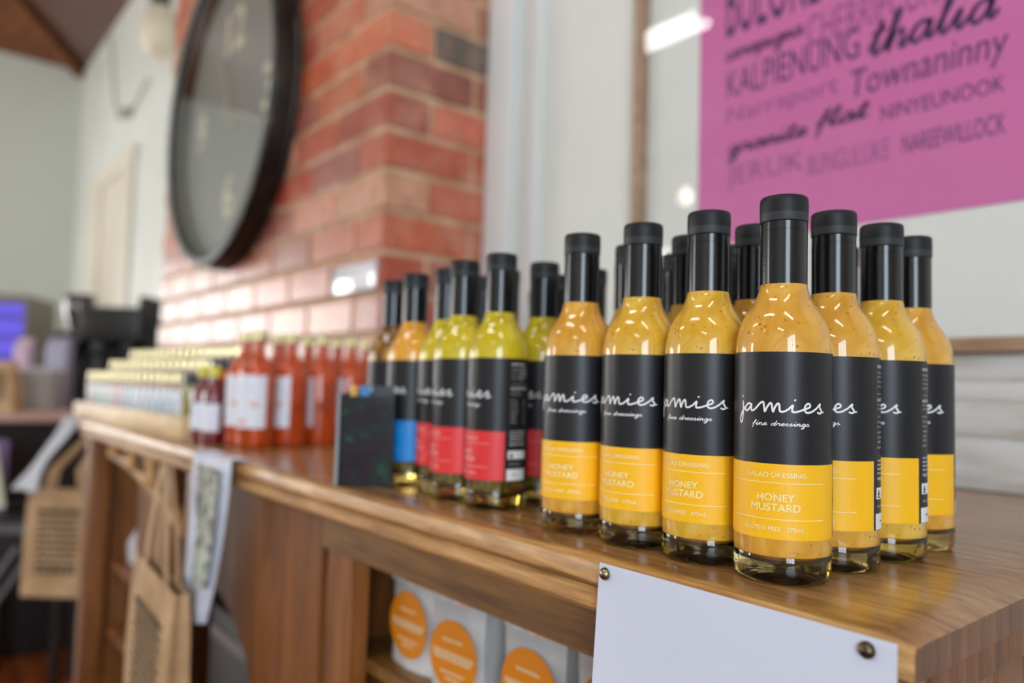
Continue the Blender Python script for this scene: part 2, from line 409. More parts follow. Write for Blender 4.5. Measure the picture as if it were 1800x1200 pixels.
# ------------------------------------------------------------------ brick chimney
CX0, CX1, CY = -3.17, -1.434, 0.809
brick_m = mat('sealed_brick', (.4,.1,.05), .38, coat=.5, coat_rough=.24)
at = nd(brick_m, 'ShaderNodeAttribute', attribute_name='brick_colour')
v_ = coords(brick_m, (1,1,1)); n_ = noise(brick_m, v_, 22, 5, .65)
c_ = mixc(brick_m, .75, at.outputs['Color'], ramp(brick_m, [(.3, (.62,.55,.5)), (.55, (1,1,1)), (.75, (1.35,1.3,1.25))], n_), 'MULTIPLY')
c_ = mixc(brick_m, ramp(brick_m, [(.45, (0,0,0)), (.72, (.45,.45,.45))], noise(brick_m, v_, 7, 5, .65)), c_, lin(214,164,138))  # pale pink patches: window glare on the bricks put into their colour
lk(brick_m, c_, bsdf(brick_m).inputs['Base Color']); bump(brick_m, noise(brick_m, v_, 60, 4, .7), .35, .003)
mortar_m = mat('mortar', lin(196,160,124), .7)
v_ = coords(mortar_m, (1,1,1)); lk(mortar_m, ramp(mortar_m, [(.3, lin(168,130,96)), (.7, lin(216,184,150))], noise(mortar_m, v_, 14)), bsdf(mortar_m).inputs['Base Color'])
chim = tag(empty('brick_chimney', ((CX0+CX1)/2, CY, 0)), 'red brick chimney breast with a clock hung on its front', 'chimney'); chim['kind'] = 'structure'
def chimney():
    ox, oy = -(CX0+CX1)/2, -CY
    mb = MB(); mb.box(CX0+.006+ox, CX1-.006+ox, CY+.006+oy, 1.0995+oy, 0, WT-.0)
    mb.build('mortar', mortar_m, chim, smooth=None)
    rnd = random.Random(3); mb = MB(); cols = []; front = [True]
    H, J = .0912, .0145
    k0 = int(-(ZC)/H)-1
    palette = [lin(184,88,56), lin(192,98,66), lin(172,76,48), lin(200,112,80), lin(160,72,52), lin(188,92,52), lin(154,86,70)]
    def one(x0, x1, y0, y1, z0, z1, c):
        n = len(mb.f); mb.box(x0+ox, x1+ox, y0+oy, y1+oy, z0, z1, bev=.003); cols.extend([c]*(len(mb.f)-n))
    for k in range(k0, 30):
        z0 = ZC+.402+(k-4)*H-(H)*0+J/2; z1 = z0+H-J
        if z0 < 0.0 or z1 > WT: continue
        par = (k+1) % 2
        def pick():
            c = rnd.choice(palette)
            if front[0] and rnd.random() < .04: c = lin(110,90,78)
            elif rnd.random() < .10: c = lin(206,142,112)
            return tuple(q*rnd.uniform(.9, 1.1) for q in c)
        # side face
        if par: segs = [(CY, CY+.232), (CY+.244, 1.099)]
        else: segs = [(CY, CY+.112), (CY+.124, 1.099)]
        front[0] = False; corner = pick()
        for i, (a, b) in enumerate(segs):
            if i == 0: continue
            one(CX1-.10, CX1, a, b, z0, z1, lin(96,84,74) if k == 9 else pick())
        # corner brick seen on both faces, then the front face
        w = .112 if par else .232
        if k == 4 - 0 and not par: pass
        cc = corner
        one(CX1-w, CX1, CY, segs[0][1], z0, z1, cc)
        front[0] = True; x = CX1-w-J; L = .232
        while x > CX0+.02:
            a = max(x-L, CX0); cc = pick()
            one(a, x, CY, CY+.10, z0, z1, cc); x = a-J
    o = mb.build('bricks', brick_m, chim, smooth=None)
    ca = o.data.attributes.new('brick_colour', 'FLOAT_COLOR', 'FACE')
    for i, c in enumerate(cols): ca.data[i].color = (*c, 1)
chimney()
# added brick-sized plate beside the corner: window glare on a brick, painted white
tag(MB.build((lambda q: (q.box(-1.655, -1.447, .8005, .8085, ZC+.318, ZC+.382, bev=.003), q)[1])(MB()), 'glare_plate', mat('glare_white', lin(232,232,240), .12, coat=1)),
    'added white plate with the window glare of a chimney brick painted on', 'plate')

# ------------------------------------------------------------------ clock
ck = tag(empty('wall_clock', (-2.39, .806, ZC+.958)), 'large round dark-rimmed wall clock on the brick chimney', 'clock')
rim_m = mat('aged_bronze', (.03,.02,.014), .45, metal=.3)
v_ = coords(rim_m, (1,1,1)); lk(rim_m, ramp(rim_m, [(.45, (.008,.006,.005)), (.62, (.03,.019,.012)), (.78, (.16,.09,.05))], noise(rim_m, v_, 14, 5, .7)), bsdf(rim_m).inputs['Base Color'])
R = .50
mb = MB(); mb.lathe([(R-.03,-.001),(R,-.001),(R+.006,-.010),(R,-.018),(R,-.066),(R-.004,-.074),(R-.018,-.078),(R-.026,-.072),(R-.028,-.05),(R-.03,-.03)], 128, axis='Y')
mb.build('rim', rim_m, ck)
mb = MB(); mb.lathe([(R-.027,-.070),(R-.0205,-.0785),(R-.0185,-.0745)], 128, axis='Y')
mb.build('bezel', mat('pale_steel', lin(176,184,176), .35, metal=.3), ck)
face_m = mat('clock_face', (.27,.285,.275), .5)
mb = MB(); mb.lathe([(0,-.012),(R-.03,-.012)], 96, axis='Y'); mb.build('dial', face_m, ck, smooth=None)
for t, a in (('12', 90), ('3', 0), ('6', 270), ('9', 180)):
    mb = MB(); cx, cz = .30*math.cos(math.radians(a)), .27*math.sin(math.radians(a))
    w = .16 if t == '12' else .085
    flat(mb, fit2d(text2d(t, .02), cx-w/2, cx+w/2, cz-.07, cz+.07), -.0135, 0)
    mb.build('numeral', mat('cream_numeral', lin(232,228,196), .5), ck, smooth=None)
mb = MB()
for L_, a, w in ((.28, 118, .012), (.36, -20, .008)):
    dx, dz = math.cos(math.radians(a)), math.sin(math.radians(a))
    V = [(-dz*w-dx*.05, dx*w-dz*.05), (dz*w-dx*.05, -dx*w-dz*.05), (dz*w*.3+dx*L_, -dx*w*.3+dz*L_), (-dz*w*.3+dx*L_, dx*w*.3+dz*L_)]
    mb.prism(V, -.020, -.018, 'XZ')
mb.build('hand', mat('clock_hand', lin(196,188,170), .5), ck, smooth=None)
mb = MB(); mb.lathe([(0,-.062),(R-.03,-.062),(R-.03,-.0585),(0,-.0585)], 96, axis='Y')
pane = mb.build('glass_pane', [pane_mat('clock_glass', 2.1), clear_mat('glass_inner')], ck, smooth=None)
for f in pane.data.polygons: f.material_index = 0 if f.normal.y < -.5 else 1

# ------------------------------------------------------------------ poster
pf = tag(empty('framed_poster', (-.555, 1.06, ZC+.176)), 'framed magenta poster of hand-lettered place names behind the bottles', 'poster')
PO = Vector((-.555, 1.06, 0))
FX0, FX1, FZ0, FZ1 = -.946, -.142, ZC+.176, ZC+1.42
mb = MB()
def pb(x0, x1, y0, y1, z0, z1, bev=0, mi=0): mb.box(x0-PO.x, x1-PO.x, y0-PO.y, y1-PO.y, z0-FZ0, z1-FZ0, mi, bev)
pb(FX0, FX0+.015, 1.062, 1.099, FZ0, FZ1, .001); pb(FX1-.015, FX1, 1.062, 1.099, FZ0, FZ1, .001)
pb(FX0+.015, FX1-.015, 1.062, 1.099, FZ0, FZ0+.019, .001); pb(FX0+.015, FX1-.015, 1.062, 1.099, FZ1-.019, FZ1, .001)
mb.build('frame', frame_wood, pf)
mb = MB(); pb(FX0+.0155, FX1-.0155, 1.090, 1.098, FZ0+.0195, FZ1-.0195)
mb.build('mount_board', mat('mount_card', lin(228,229,226), .6), pf, smooth=None)
mb = MB(); pb(-.812, -.276, 1.0885, 1.0895, ZC+.368, ZC+1.25)
tx = [('BULOKE', -.757, -.586, .728, .85, 0, 1), ('CHERRIPCURA', -.606, -.395, .662, .712, 0, 2),
      ('KALPIENUNG', -.754, -.524, .620, .668, 0, 1), ('Narraport', -.753, -.556, .568, .604, 0, 2), ('Townaninny', -.542, -.334, .548, .602, .12, 1),
      ('NINYEUNOOK', -.492, -.334, .514, .536, 0, 1), ('JERUK', -.752, -.612, .458, .500, 0, 2), ('BUNGULUKE', -.604, -.480, .456, .488, 0, 2),
      ('NAREEWILLOCK', -.462, -.334, .459, .486, 0, 1)]
for s_, x0, x1, z0, z1, sh, mi in tx:
    flat(mb, fit2d(text2d(s_, .0 if mi == 1 else -.008), x0-PO.x, x1-PO.x, ZC+z0-FZ0, ZC+z1-FZ0, sh), 1.0883-PO.y, mi)
for s_, x0, x1, z0, z1, w in (('carapugna', -.758, -.612, .672, .704, .30), ('thalia', -.512, -.338, .612, .676, .26), ('granite', -.752, -.604, .505, .546, .30), ('flat', -.594, -.506, .512, .556, .30)):
    flat(mb, fit2d(script2d(s_, w), x0-PO.x, x1-PO.x, ZC+z0-FZ0, ZC+z1-FZ0), 1.0881-PO.y, 1)
mb.build('print', [mat('magenta_print', lin(208,108,170), .5), mat('navy_ink', lin(60,34,92), .5), mat('washed_violet_ink', lin(128,64,124), .5)], pf, smooth=None)  # second ink: thin paler strokes, with reflections on the glass put into its colour
mb = MB(); pb(FX0+.0155, FX1-.0155, 1.070, 1.0725, FZ0+.0195, FZ1-.0195)
pane = mb.build('glass_pane', [pane_mat('picture_glass', 1.5), clear_mat('glass_inner')], pf, smooth=None)
for f in pane.data.polygons: f.material_index = 0 if f.normal.y < -.5 else 1

# ------------------------------------------------------------------ counter
CE, CL = -.160, -2.22           # right and left end
ct = tag(empty('wooden_counter', (-1.3, .70, 0)), 'long worn varnished timber counter carrying all the bottles and jars', 'counter')
OX, OY = 1.3, -.70
def cpart(name, fn, m, smooth=30, parent=ct):
    mb = MB(); fn(mb); mb.v = [(x+OX, y+OY, z) for x, y, z in mb.v]; return mb.build(name, m, parent, smooth)
def top_fn(mb):
    # rounded worn nose, made of a profile swept along X with small wear irregularities
    prof = [(1.079, -.022), (1.079, -.0005), (.398, -.0005), (.391, -.0015), (.3868, -.0045), (.385, -.009), (.385, -.017), (.388, -.0205), (.394, -.022)]
    rnd = random.Random(5); n = 120; V = []; Fc = []
    for i in range(n+1):
        x = CL+(CE-CL)*i/n; e = min(1, (CE-x)/.006); wob = (rnd.random()-.5)*.0008+.0006*math.sin(i*.9)
        for j, (y, z) in enumerate(prof):
            yy = y+(wob if 2 <= j <= 6 else 0)+(1-e)*.004*(1 if 2 <= j <= 6 else 0)
            V.append((x, yy, ZC+z-(1-e)*.004*(1 if j in (1, 2, 3) else 0)))
    P = len(prof)
    for i in range(n):
        for j in range(P): Fc.append((i*P+j, i*P+(j+1) % P, (i+1)*P+(j+1) % P, (i+1)*P+j))
    Fc += [tuple(range(P)), tuple(n*P+j for j in range(P))[::-1]]
    mi = [0]*len(Fc)
    for q, f in enumerate(Fc):
        js = sorted({i % P for i in f})
        if len(f) == 4: mi[q] = 0 if js in ([1, 2], [2, 3]) else 1
        else: mi[q] = 2
    mb.v = V; mb.f = Fc; mb.m = mi
cpart('counter_top', top_fn, [counter_wood, edge_wood, end_wood])
cpart('moulding', lambda m: m.prism([(.392,-.0225+ZC),(.389,-.026+ZC),(.389,-.036+ZC),(.392,-.0395+ZC),(.412,-.040+ZC),(.412,-.0225+ZC)], CL+.01, CE-.004, 'YZ'), edge_wood)
cpart('end_cap', lambda m: m.box(CE-.030, CE-.001, .4125, 1.079, ZC-.040, ZC-.0225, bev=.001), end_wood)
cpart('rail', lambda m: m.box(-.853, CE-.02, .416, .436, ZC-.083, ZC-.0405), rail_wood)
cpart('end_panel', lambda m: [m.box(CE-.022, CE-.008, y, y+.0445, 0, ZC-.0405, bev=.001) for y in [.43+.045*i for i in range(14)]], wood('end_panel_timber', lin(96,58,32), lin(136,90,54), lin(168,120,78), 'Z', .5, 0, 2.2, .5))
cpart('shelf', lambda m: m.box(-.835, CE-.03, .438, 1.06, ZC-.212, ZC-.198, bev=.002), rail_wood)
cpart('shelf', lambda m: m.box(-.835, CE-.03, .438, 1.06, ZC-.60, ZC-.58, bev=.002), rail_wood)
cpart('stile', lambda m: m.box(-.835, -.774, .416, .437, 0, ZC-.0835), panel_wood)
cpart('stile', lambda m: m.box(-.26, CE-.023, .416, .437, 0, ZC-.0835), panel_wood)
cpart('partition', lambda m: m.box(-.848, -.836, .438, 1.06, 0, ZC-.045), inner_wood)
cpart('back_panel', lambda m: m.box(CL+.04, CE-.03, 1.062, 1.078, 0, ZC-.045), inner_wood)
def panel_fn(m):
    arc = [(-1.285+.235*math.cos(t), ZC-.37+.16*math.sin(t)) for t in [PI/2*k/14 for k in range(15)]]
    m.prism([(-.856, 0), (-.856, ZC-.0405), (-1.285, ZC-.0405)]+arc[::-1]+[(-1.05, 0)], .418, .436, 'XZ')
cpart('front_panel', panel_fn, panel_wood)
cpart('front_panel', lambda m: m.box(-1.93, -1.66, .47, .488, 0, ZC-.0405), panel_wood)
cpart('partition', lambda m: m.box(-1.655, -1.642, .49, 1.06, 0, ZC-.0405), inner_wood)
cpart('post', lambda m: m.box(-1.345, -1.290, .402, .437, 0, ZC-.0405, bev=.003), panel_wood)
cpart('post', lambda m: (m.box(CL+.02, CL+.075, .405, .455, .12, ZC-.0405, bev=.003), m.lathe([(0,0),(.03,0),(.034,.03),(.03,.06),(.022,.09),(.026,.121),(0,.121)], 20, (CL+.047,.43,0))), panel_wood)
cpart('side_panel', lambda m: m.box(CL+.08, CL+.10, .46, 1.06, .05, ZC-.0405), panel_wood)
for k in (.365, .53, .80): cpart('shelf', lambda m: m.box(CL+.105, -1.665, .46, 1.05, ZC-k, ZC-k+.015), panel_wood)
mb = MB(); mb.tube([(CL-.0005, .462, ZC-.033), (-2.332, .462, ZC-.033), (-2.338, .462, ZC-.020)], .004, 8)
tag(mb.build('hanging_peg', mat('peg_metal', (.3,.3,.3), .4, metal=1)), 'metal peg on the left end of the counter that the kraft bag hangs from', 'peg')
# fretwork bracket: curved brace with spindles under the moulding
def brace_fn(m):
    pts_o = []; pts_i = []
    for k in range(15):
        t = k/14; x = -1.94+.575*t; z = ZC-.062-.085*(t**1.9); pts_o.append((x, z+.009)); pts_i.append((x, z-.011))
    m.prism(pts_o+pts_i[::-1], .402, .420, 'XZ')
cpart('brace', brace_fn, edge_wood)
for x, L_ in ((-1.86, .026), (-1.70, .038), (-1.55, .062)):
    cpart('spindle', lambda m, x=x, L_=L_: m.lathe([(0,-L_),(.011,-L_+.002),(.014,-L_*.6),(.010,-L_*.35),(.013,-.004),(.013,0),(0,0)], 16, (x, .398, ZC-.0405)), edge_wood)

# ------------------------------------------------------------------ dressing bottles
RB = .03
body_prof = [(0,.0125),(.024,.0126),(.0275,.0134),(.0290,.0150),(.0297,.0175),(.0298,.0200),(.0298,.030),(.02985,.140),(.0297,.1455),(.0291,.1515),(.0281,.1570),
             (.0263,.1625),(.0238,.1675),(.0212,.1715),(.0186,.1755),(.0168,.1795),(.0153,.184),(.0146,.1885),(.0143,.195),(0,.195)]
cup_prof = [(0,.0062),(.012,.0052),(.021,.0022),(.0240,.0004),(.0262,0),(.0282,.0010),(.0293,.0035),(.0298,.0075),(.0300,.0120),(.0300,.0168),(.02985,.0172),(.02975,.0168),
            (.0291,.0149),(.0276,.01328),(.0240,.01250),(0,.01240)]
def smooth_prof(p, keep=()):
    return p
def build_bottle(kind, liquid, band, ink, title, low=None, cloudy=True):
    root = empty('dressing_bottle')
    mb = MB(); mb.lathe(body_prof, 96)
    mats = [liquid]
    if low:
        mats.append(low); mb.m = [1 if max(mb.v[i][2] for i in f) < .036 else 0 for f in mb.f]
    mb.build('bottle_body', mats, root, smooth=40)
    mb = MB(); mb.lathe(cup_prof, 96); mb.build('glass_base', glass, root, smooth=60)
    # label
    mb = MB(); r1 = RB+.00015; zt, zy, zb = .1425, .0734, .0277
    u0, u1 = math.radians(-98)*r1, math.radians(236)*r1; ya, yb = math.radians(-88)*r1, math.radians(79)*r1
    N = 128
    wrap(mb, rect2d(u0, ya, zb, zt, 6), r1, 0); wrap(mb, rect2d(ya, yb, zy, zt, 60), r1, 0); wrap(mb, rect2d(ya, yb, zb, zy, 60), r1, 1); wrap(mb, rect2d(yb, u1, zb, zt, 56), r1, 0)
    r2 = r1+.00012; mm = .001
    base = .1050
    def jst(pts, w=1.2): wrap(mb, stroke([(a*mm, base+b*mm) for a, b in [(.94*a_-.8, b_) for a_, b_ in pts]], w*mm), r2, 2)
    jst([(-28.6,9.3),(-28.3,9.6)], 1.3)
    jst([(-28.0,6.2),(-27.8,1.5),(-28.1,-3.0),(-29.2,-6.6),(-30.6,-6.8),(-30.8,-4.2),(-29.2,-.8),(-26.8,1.6),(-25.5,3.0)])
    jst([(-20.3,4.4),(-22.6,5.0),(-25.2,3.0),(-25.6,1.0),(-23.8,.5),(-21.2,2.8),(-20.2,4.6),(-20.4,1.4),(-19.2,.6),(-16.8,2.2),(-13.8,5.2),(-11.6,6.2),(-11.0,3.6),(-10.4,.4),(-9.0,3.0),(-7.0,5.6),(-6.0,5.0),(-5.6,2.4),(-5.0,.4),(-4.0,3.0),(-2.2,5.4),(-1.2,4.6),(-1.0,1.8),(-.2,.5),(2.0,.8),(4.6,2.2)])
    jst([(4.6,2.2),(7.2,4.6),(6.8,2.4),(7.0,.7),(8.8,.5),(11.6,1.2),(14.9,2.4),(18.2,3.6),(18.6,5.2),(17.0,5.8),(15.2,4.2),(15.0,1.6),(16.6,.3),(20.0,1.0),(24.0,3.4)])
    jst([(8.4,7.6),(8.8,7.9)], 1.3)
    jst([(24.0,3.4),(26.6,5.8),(26.2,3.8),(27.8,1.4),(26.6,.0),(24.4,.5)]); jst([(27.4,.6),(29.6,.8)])
    wrap(mb, fit2d(script2d('fine dressings', .24), -19.2*mm, 16.6*mm, .0950, .1002), r2, 2)
    def t(s, xa, xb, z0, z1, bold=0, mi=3):
        d = .055 if z1-z0 < .004 else .13
        for q, (ox, oz) in enumerate(((0,0),(d,0),(0,d),(d,d))): wrap(mb, fit2d(text2d(s, 0), (xa+ox)*mm, (xb+ox)*mm, z0+oz*mm*.6, z1+oz*mm*.6), r2+q*.00004, mi)
    t('SALAD DRESSING', -22, 14.5, .0653, .0682)
    for z in (.0617, .0397): wrap(mb, rect2d(-34.5*mm, 27*mm, z, z+.00035, 30), r2, 3)
    if title:
        t(title[0], -15.2, 7.2, .0508, .0552); t(title[1], -19.2, 10.8, .0447, .0492)
    t('GLUTEN FREE', -24, -.5, .0328, .0354); t('375mL', 3.0, 13.6, .0328, .0354)
    if not title: wrap(mb, rect2d(-.015, .006, .0500, .0520, 8), r2, 3); wrap(mb, rect2d(-.013, .002, .0455, .0470, 8), r2, 3)
    # back panel lettering
    bx = 46.5
    def bt(s, z, h=.0021, w=None, mi=4, x=bx): 
        w = w if w else len(s)*1.05*h/.0021*.9
        wrap(mb, fit2d(text2d(s, .01 if mi == 2 else 0), x*mm, (x+w)*mm, z, z+h), r2, mi)
    rb = random.Random(4)
    def bars(xa, xb, z, mi=4, h=.0011):      # print too small to read in the photograph: word-length marks
        x = xa
        while x < xb-.8:
            l = rb.uniform(1.6, 4.2); e = min(x+l, xb); wrap(mb, rect2d(x*mm, e*mm, z, z+h, 3), r2, mi); x = e+.9
    if title: bt(' '.join(title), .1355, .0022, 16, 2)
    else: bars(bx, bx+14, .1358, 2, .0016)
    for z, s in ((.1318,'A sweet'), (.1286,'you have'), (.1254,'Dressing'), (.1222,'perfect')): 
        bt(s, z, .0018, 8); bars(bx+9.2, bx+20-(z < .123)*5, z+.0003)
    wrap(mb, rect2d(bx*mm, (bx+21)*mm, .1180, .1183, 10), r2, 4)
    bt('NUTRITION', .1130, .0022, 20, 2); bt('Servings', .1100, .0017, 11); bt('Serving size', .1073, .0017, 13)
    for i, s in enumerate(('Energy','Protein','Fat, total','saturated','Carbs','sugars','Sodium')): 
        bt(s, .1020-i*.0034, .0017, 5.5+.6*len(s)*.5); bt('%d.%d' % (3+i*2, 9-i), .1020-i*.0034, .0017, 3.6, x=bx+15)
    for i in range(4): bars(bx, bx+20-i, .0730-i*.0028)
    bt('PRODUCT OF AUSTRALIA', .0605, .0019, 19, 2)
    wrap(mb, rect2d((bx-1.5)*mm, (bx+20)*mm, .0480, .0556, 10), r2, 2)
    r3 = r2+.0001
    wrap(mb, ([((bx+.2)*mm,.0505),((bx+4.4)*mm,.0505),((bx+2.3)*mm,.0548)], [(0,1,2)]), r3, 0)
    wrap(mb, rect2d((bx+.2)*mm, (bx+4.4)*mm, .0488, .0500, 2), r3, 0)
    wrap(mb, rect2d((bx+6.5)*mm, (bx+18)*mm, .0525, .0531, 5), r3, 4); wrap(mb, rect2d((bx+6.5)*mm, (bx+16)*mm, .0505, .0510, 5), r3, 4)
    bt('Best Before', .0424, .0019, 14)
    wrap(mb, rect2d((bx-2.5)*mm, (bx+20)*mm, .0280, .0385, 10), r2, 5)
    wrap(mb, rect2d((bx+4)*mm, (bx+9)*mm, .0328, .0338, 4), r3, 0)
    mb.build('label', [label_black, band, ink_white, ink, back_grey, mat('box_white', (.80,.80,.80), .5)], root, smooth=None)
    # shrink sleeve and screw cap
    mb = MB(); mb.lathe([(.0139,.1860),(.0146,.1858),(.0148,.1862),(.0148,.2222),(.01465,.2223),(.01465,.2227),(.0148,.2228),(.0148,.2279),(.0146,.2282),(0,.2282)], 72)
    mb.build('cap_sleeve', sleeve_mat, root, smooth=25)
    mb = MB(); seg = 120; V = []; prof = [(.0147,.2283),(.0151,.2285),(.0152,.2288),(.0152,.2335),(.0153,.2340),(.0153,.2415),(.0151,.2440),(.0143,.2451),(.012,.2453),(0,.2453)]
    mb.lathe(prof, seg)
    for i, (x, y, z) in enumerate(mb.v):
        q = (i % seg) % 2
        if .2340 < z < .2445 or .2290 <= z < .2445:
            k = 1-.010*q; mb.v[i] = (x*k, y*k, z)
    mb.m = [1 if max(mb.v[i][2] for i in f) < .2345 and min(mb.v[i][2] for i in f) > .2280 else 0 for f in mb.f]
    mb.build('cap', [cap_mat, mat('cap_frosted_band', (.030,.036,.040), .5, spec=.35)], root, smooth=60)
    return root

protos = {
 'O': build_bottle('mustard', mustard_orange, label_yellow, label_cream, ('HONEY', 'MUSTARD')),
 'Y': None, 'R': None, 'B': None, 'A': None}
def variant(src, liquid, band=None, low=None):
    return None
protos['R'] = build_bottle('poppy', poppy, label_red, label_pink, ('POPPY', 'SEED'), low=oil)
protos['B'] = build_bottle('amber', balsam, label_blue, label_sky, (), low=oil)
# mustard in its yellower shade: same parts, own body mesh
y = dup(protos['O'], (0,0,0)); protos['Y'] = y
for c in y.children:
    if c.name.startswith('bottle_body'): c.data = c.data.copy(); c.data.materials[0] = mustard_yellow
a_ = dup(protos['B'], (0,0,0)); protos['A'] = a_
for c in a_.children:
    if c.name.startswith('bottle_body'): c.data = c.data.copy(); c.data.materials[0] = amber_oil
used = {}
def bottle(kind, x, y, turn, label, group):
    az = math.atan2(y, x)                      # the way each label is turned on its bottle, from the front left corner of the display
    facing = az+PI-math.radians(turn); rz = facing+PI/2
    if kind in used: o = dup(protos[kind], (x, y, ZC), rz)
    else: o = protos[kind]; o.location = (x, y, ZC); o.rotation_euler = (0, 0, rz); used[kind] = 1
    tag(o, label, 'bottle', group); return o
G1, G2 = 'honey mustard dressing bottles', 'dressing bottles with red or blue labels'
Ms = [
 ('O', -.2667, .4501, 0, 'honey mustard bottle at the front corner, nearest of all, whole script name showing'),
 ('O', -.2646, .5120, 23, 'honey mustard bottle directly behind the nearest one, at the right'),
 ('Y', -.2590, .5735, 27, 'honey mustard bottle third along the right side, small back print showing beside the yellow'),
 ('O', -.2630, .6350, 6, 'honey mustard bottle at the right rear, its right side open to the wall'),
 ('Y', -.3271, .4519, 24, 'honey mustard bottle in the front row just left of the nearest one'),
 ('Y', -.3878, .4507, 28, 'honey mustard bottle in the front row, second left of the nearest one'),
 ('O', -.4512, .4468, 20, 'honey mustard bottle at the left end of the front row, beside the red-label bottles'),
 ('O', -.3282, .5130, 24, 'honey mustard bottle tucked behind, cap just left of the nearest cap'),
 ('Y', -.3896, .5126, 24, 'honey mustard bottle tucked behind, cap left of the second-nearest neck'),
 ('Y', -.4530, .5118, 24, 'honey mustard bottle with its cap edge left of the third-nearest front-row neck'),
 ('Y', -.3875, .5735, 24, 'honey mustard bottle whose low cap shows just left of the nearest bottle'),
 ('O', -.4495, .5735, 24, 'honey mustard bottle behind, middle-height cap between the second and third front-row necks'),
 ('O', -.5110, .5740, 24, 'honey mustard bottle behind, lower cap edge left of the third-nearest front-row neck'),
 ('O', -.3245, .6400, 24, 'honey mustard bottle of the back row, cap between the two right-hand necks'),
 ('Y', -.5085, .6360, 24, 'honey mustard bottle of the back row, lowest cap right of the third-nearest front-row neck'),
]
for k, x, y, t_, l in Ms: bottle(k, x, y, t_, l, G1)
Rs = [
 ('R', -.5769, .4601, 64, 'red-label poppy seed bottle at the right front of its group, back print fully showing'),
 ('R', -.6394, .4610, 68, 'red-label bottle second from the right in its front row'),
 ('R', -.7005, .4822, 66, 'red-label bottle half hidden between the blue-label bottle and its red neighbour'),
 ('B', -.7609, .4777, 66, 'blue-label dressing bottle with orange dressing, right of the leaflet holder'),
 ('A', -.8300, .4900, 66, 'dark amber dressing bottle at the left end, behind the leaflet holder'),
 ('R', -.5837, .5234, 50, 'red-label bottle behind, left of the left-end mustard bottle'),
 ('R', -.6528, .5283, 66, 'dressing bottle whose cap peeks right of the front red-label bottle cap'),
 ('R', -.6380, .5890, 66, 'dressing bottle whose cap edge peeks right of the rear red-label bottle cap'),
 ('R', -.7150, .5430, 66, 'dressing bottle whose cap edge shows right of the second red-label bottle'),
 ('R', -.7636, .6767, 66, 'farthest dressing bottle, a sliver of cap against the white trim board'),
 ('R', -.5760, .5880, 66, 'dressing bottle whose cap edge shows right of the left-end mustard bottle neck'),
 ('R', -.6480, .6587, 66, 'dressing bottle farthest behind the left-end mustard bottle'),
]
for k, x, y, t_, l in Rs: bottle(k, x, y, t_, l, G2)

# ------------------------------------------------------------------ leaflet holder
lh = tag(empty('leaflet_holder', (-.763, .423, ZC), math.radians(50)), 'small dark leaflet holder standing left of the blue-label bottle', 'leaflet holder')
mb = MB(); mb.box(-.030, .030, -.012, -.010, .001, .100); mb.box(-.030, .030, .010, .012, .001, .104); mb.box(-.030, -.028, -.0098, .0098, .001, .102); mb.box(.028, .030, -.0098, .0098, .001, .102); mb.box(-.030, .030, -.012, .012, 0, .001)
mb.box(-.0335, -.0302, -.013, -.008, 0, .104); mb.build('holder', mat('smoky_acrylic', (.008,.008,.010), .25, spec=.3), lh, smooth=None)
for i, (nm, c, h) in enumerate((('leaflet', lin(38,30,40), .098), ('leaflet', lin(214,160,50), .112), ('leaflet', lin(50,120,180), .112), ('leaflet', lin(28,30,40), .112))):
    mb = MB()
    x0 = (-.026, -.022, -.012, .002)[i]; x1 = (.026, -.014, .0, .026)[i]
    mb.box(x0, x1, -.006+i*.003, -.005+i*.003, .002, h, bev=0); mb.build(nm, mat('leaflet_%d' % i, c, .4), lh, smooth=None)
pic = mat('leaflet_picture', (.05,.05,.05), .45, spec=.2)
v_ = coords(pic, (40,40,40)); lk(pic, ramp(pic, [(.30, lin(16,14,20)), (.46, lin(36,18,26)), (.58, lin(20,40,38)), (.68, lin(40,90,54)), (.76, lin(100,94,120))], noise(pic, v_, .9, 3, .6, 1)), bsdf(pic).inputs['Base Color'])
mb = MB(); mb.box(-.0334, -.0303, -.0148, -.0131, .001, .104); mb.build('edge_strip', mat('clear_edge', lin(150,160,164), .3), lh, smooth=None)
mb = MB(); mb.box(-.027, .027, -.0125, -.0121, .004, .092); mb.build('front_sheet', pic, lh, smooth=None)

# ------------------------------------------------------------------ chilli sauces
hot = dressing('chilli_sauce', lin(146,50,6), lin(184,66,12), lin(202,86,24), False, 1.5)
gold = mat('gold_cap', lin(214,206,150), .3, metal=.5)
sl = mat('sauce_label', lin(226,230,238), .5)
v_ = coords(sl, (45,45,45)); lk(sl, ramp(sl, [(.62, lin(226,230,240)), (.70, lin(226,140,110)), (.78, lin(206,90,90))], noise(sl, v_, 1, 1)), bsdf(sl).inputs['Base Color'])
def sauce(scale_h, r, liquid, capm, z0, z1, ang, capw=.0125):
    root = empty('sauce_bottle')
    H = .197*scale_h; s = r/.031; c_ = max(s, .82)
    mb = MB(); mb.lathe([(0,.001),(.026*s,0),(.0295*s,.002),(.031*s,.006),(.031*s,H*.60),(.030*s,H*.65),(.026*s,H*.71),(.018*s,H*.755),(.0125*s,H*.79),(.0108*s,H*.82),(.0100*s,H*.93),(0,H*.93)], 48)
    mb.build('bottle_body', liquid, root, smooth=50)
    mb = MB(); mb.lathe([(.0102*s,H*.925 if s > .8 else H*.86),(.0118*c_,H*.925 if s > .8 else H*.86),(.0121*c_,H*.94 if s > .8 else H*.88),(.0121*c_,H*.985),(.0105*c_,H),(0,H)], 32); mb.build('cap', capm, root, smooth=50)
    rr = .0312*s; mb = MB(); wrap(mb, rect2d(-math.radians(ang)*rr, math.radians(ang)*rr, z0, z1, 24), rr, 0); mb.build('label', sl, root, smooth=None)
    return root
sp = sauce(1.0, .031, hot, gold, .034, .122, 62)
sg = 'chilli sauce bottles'
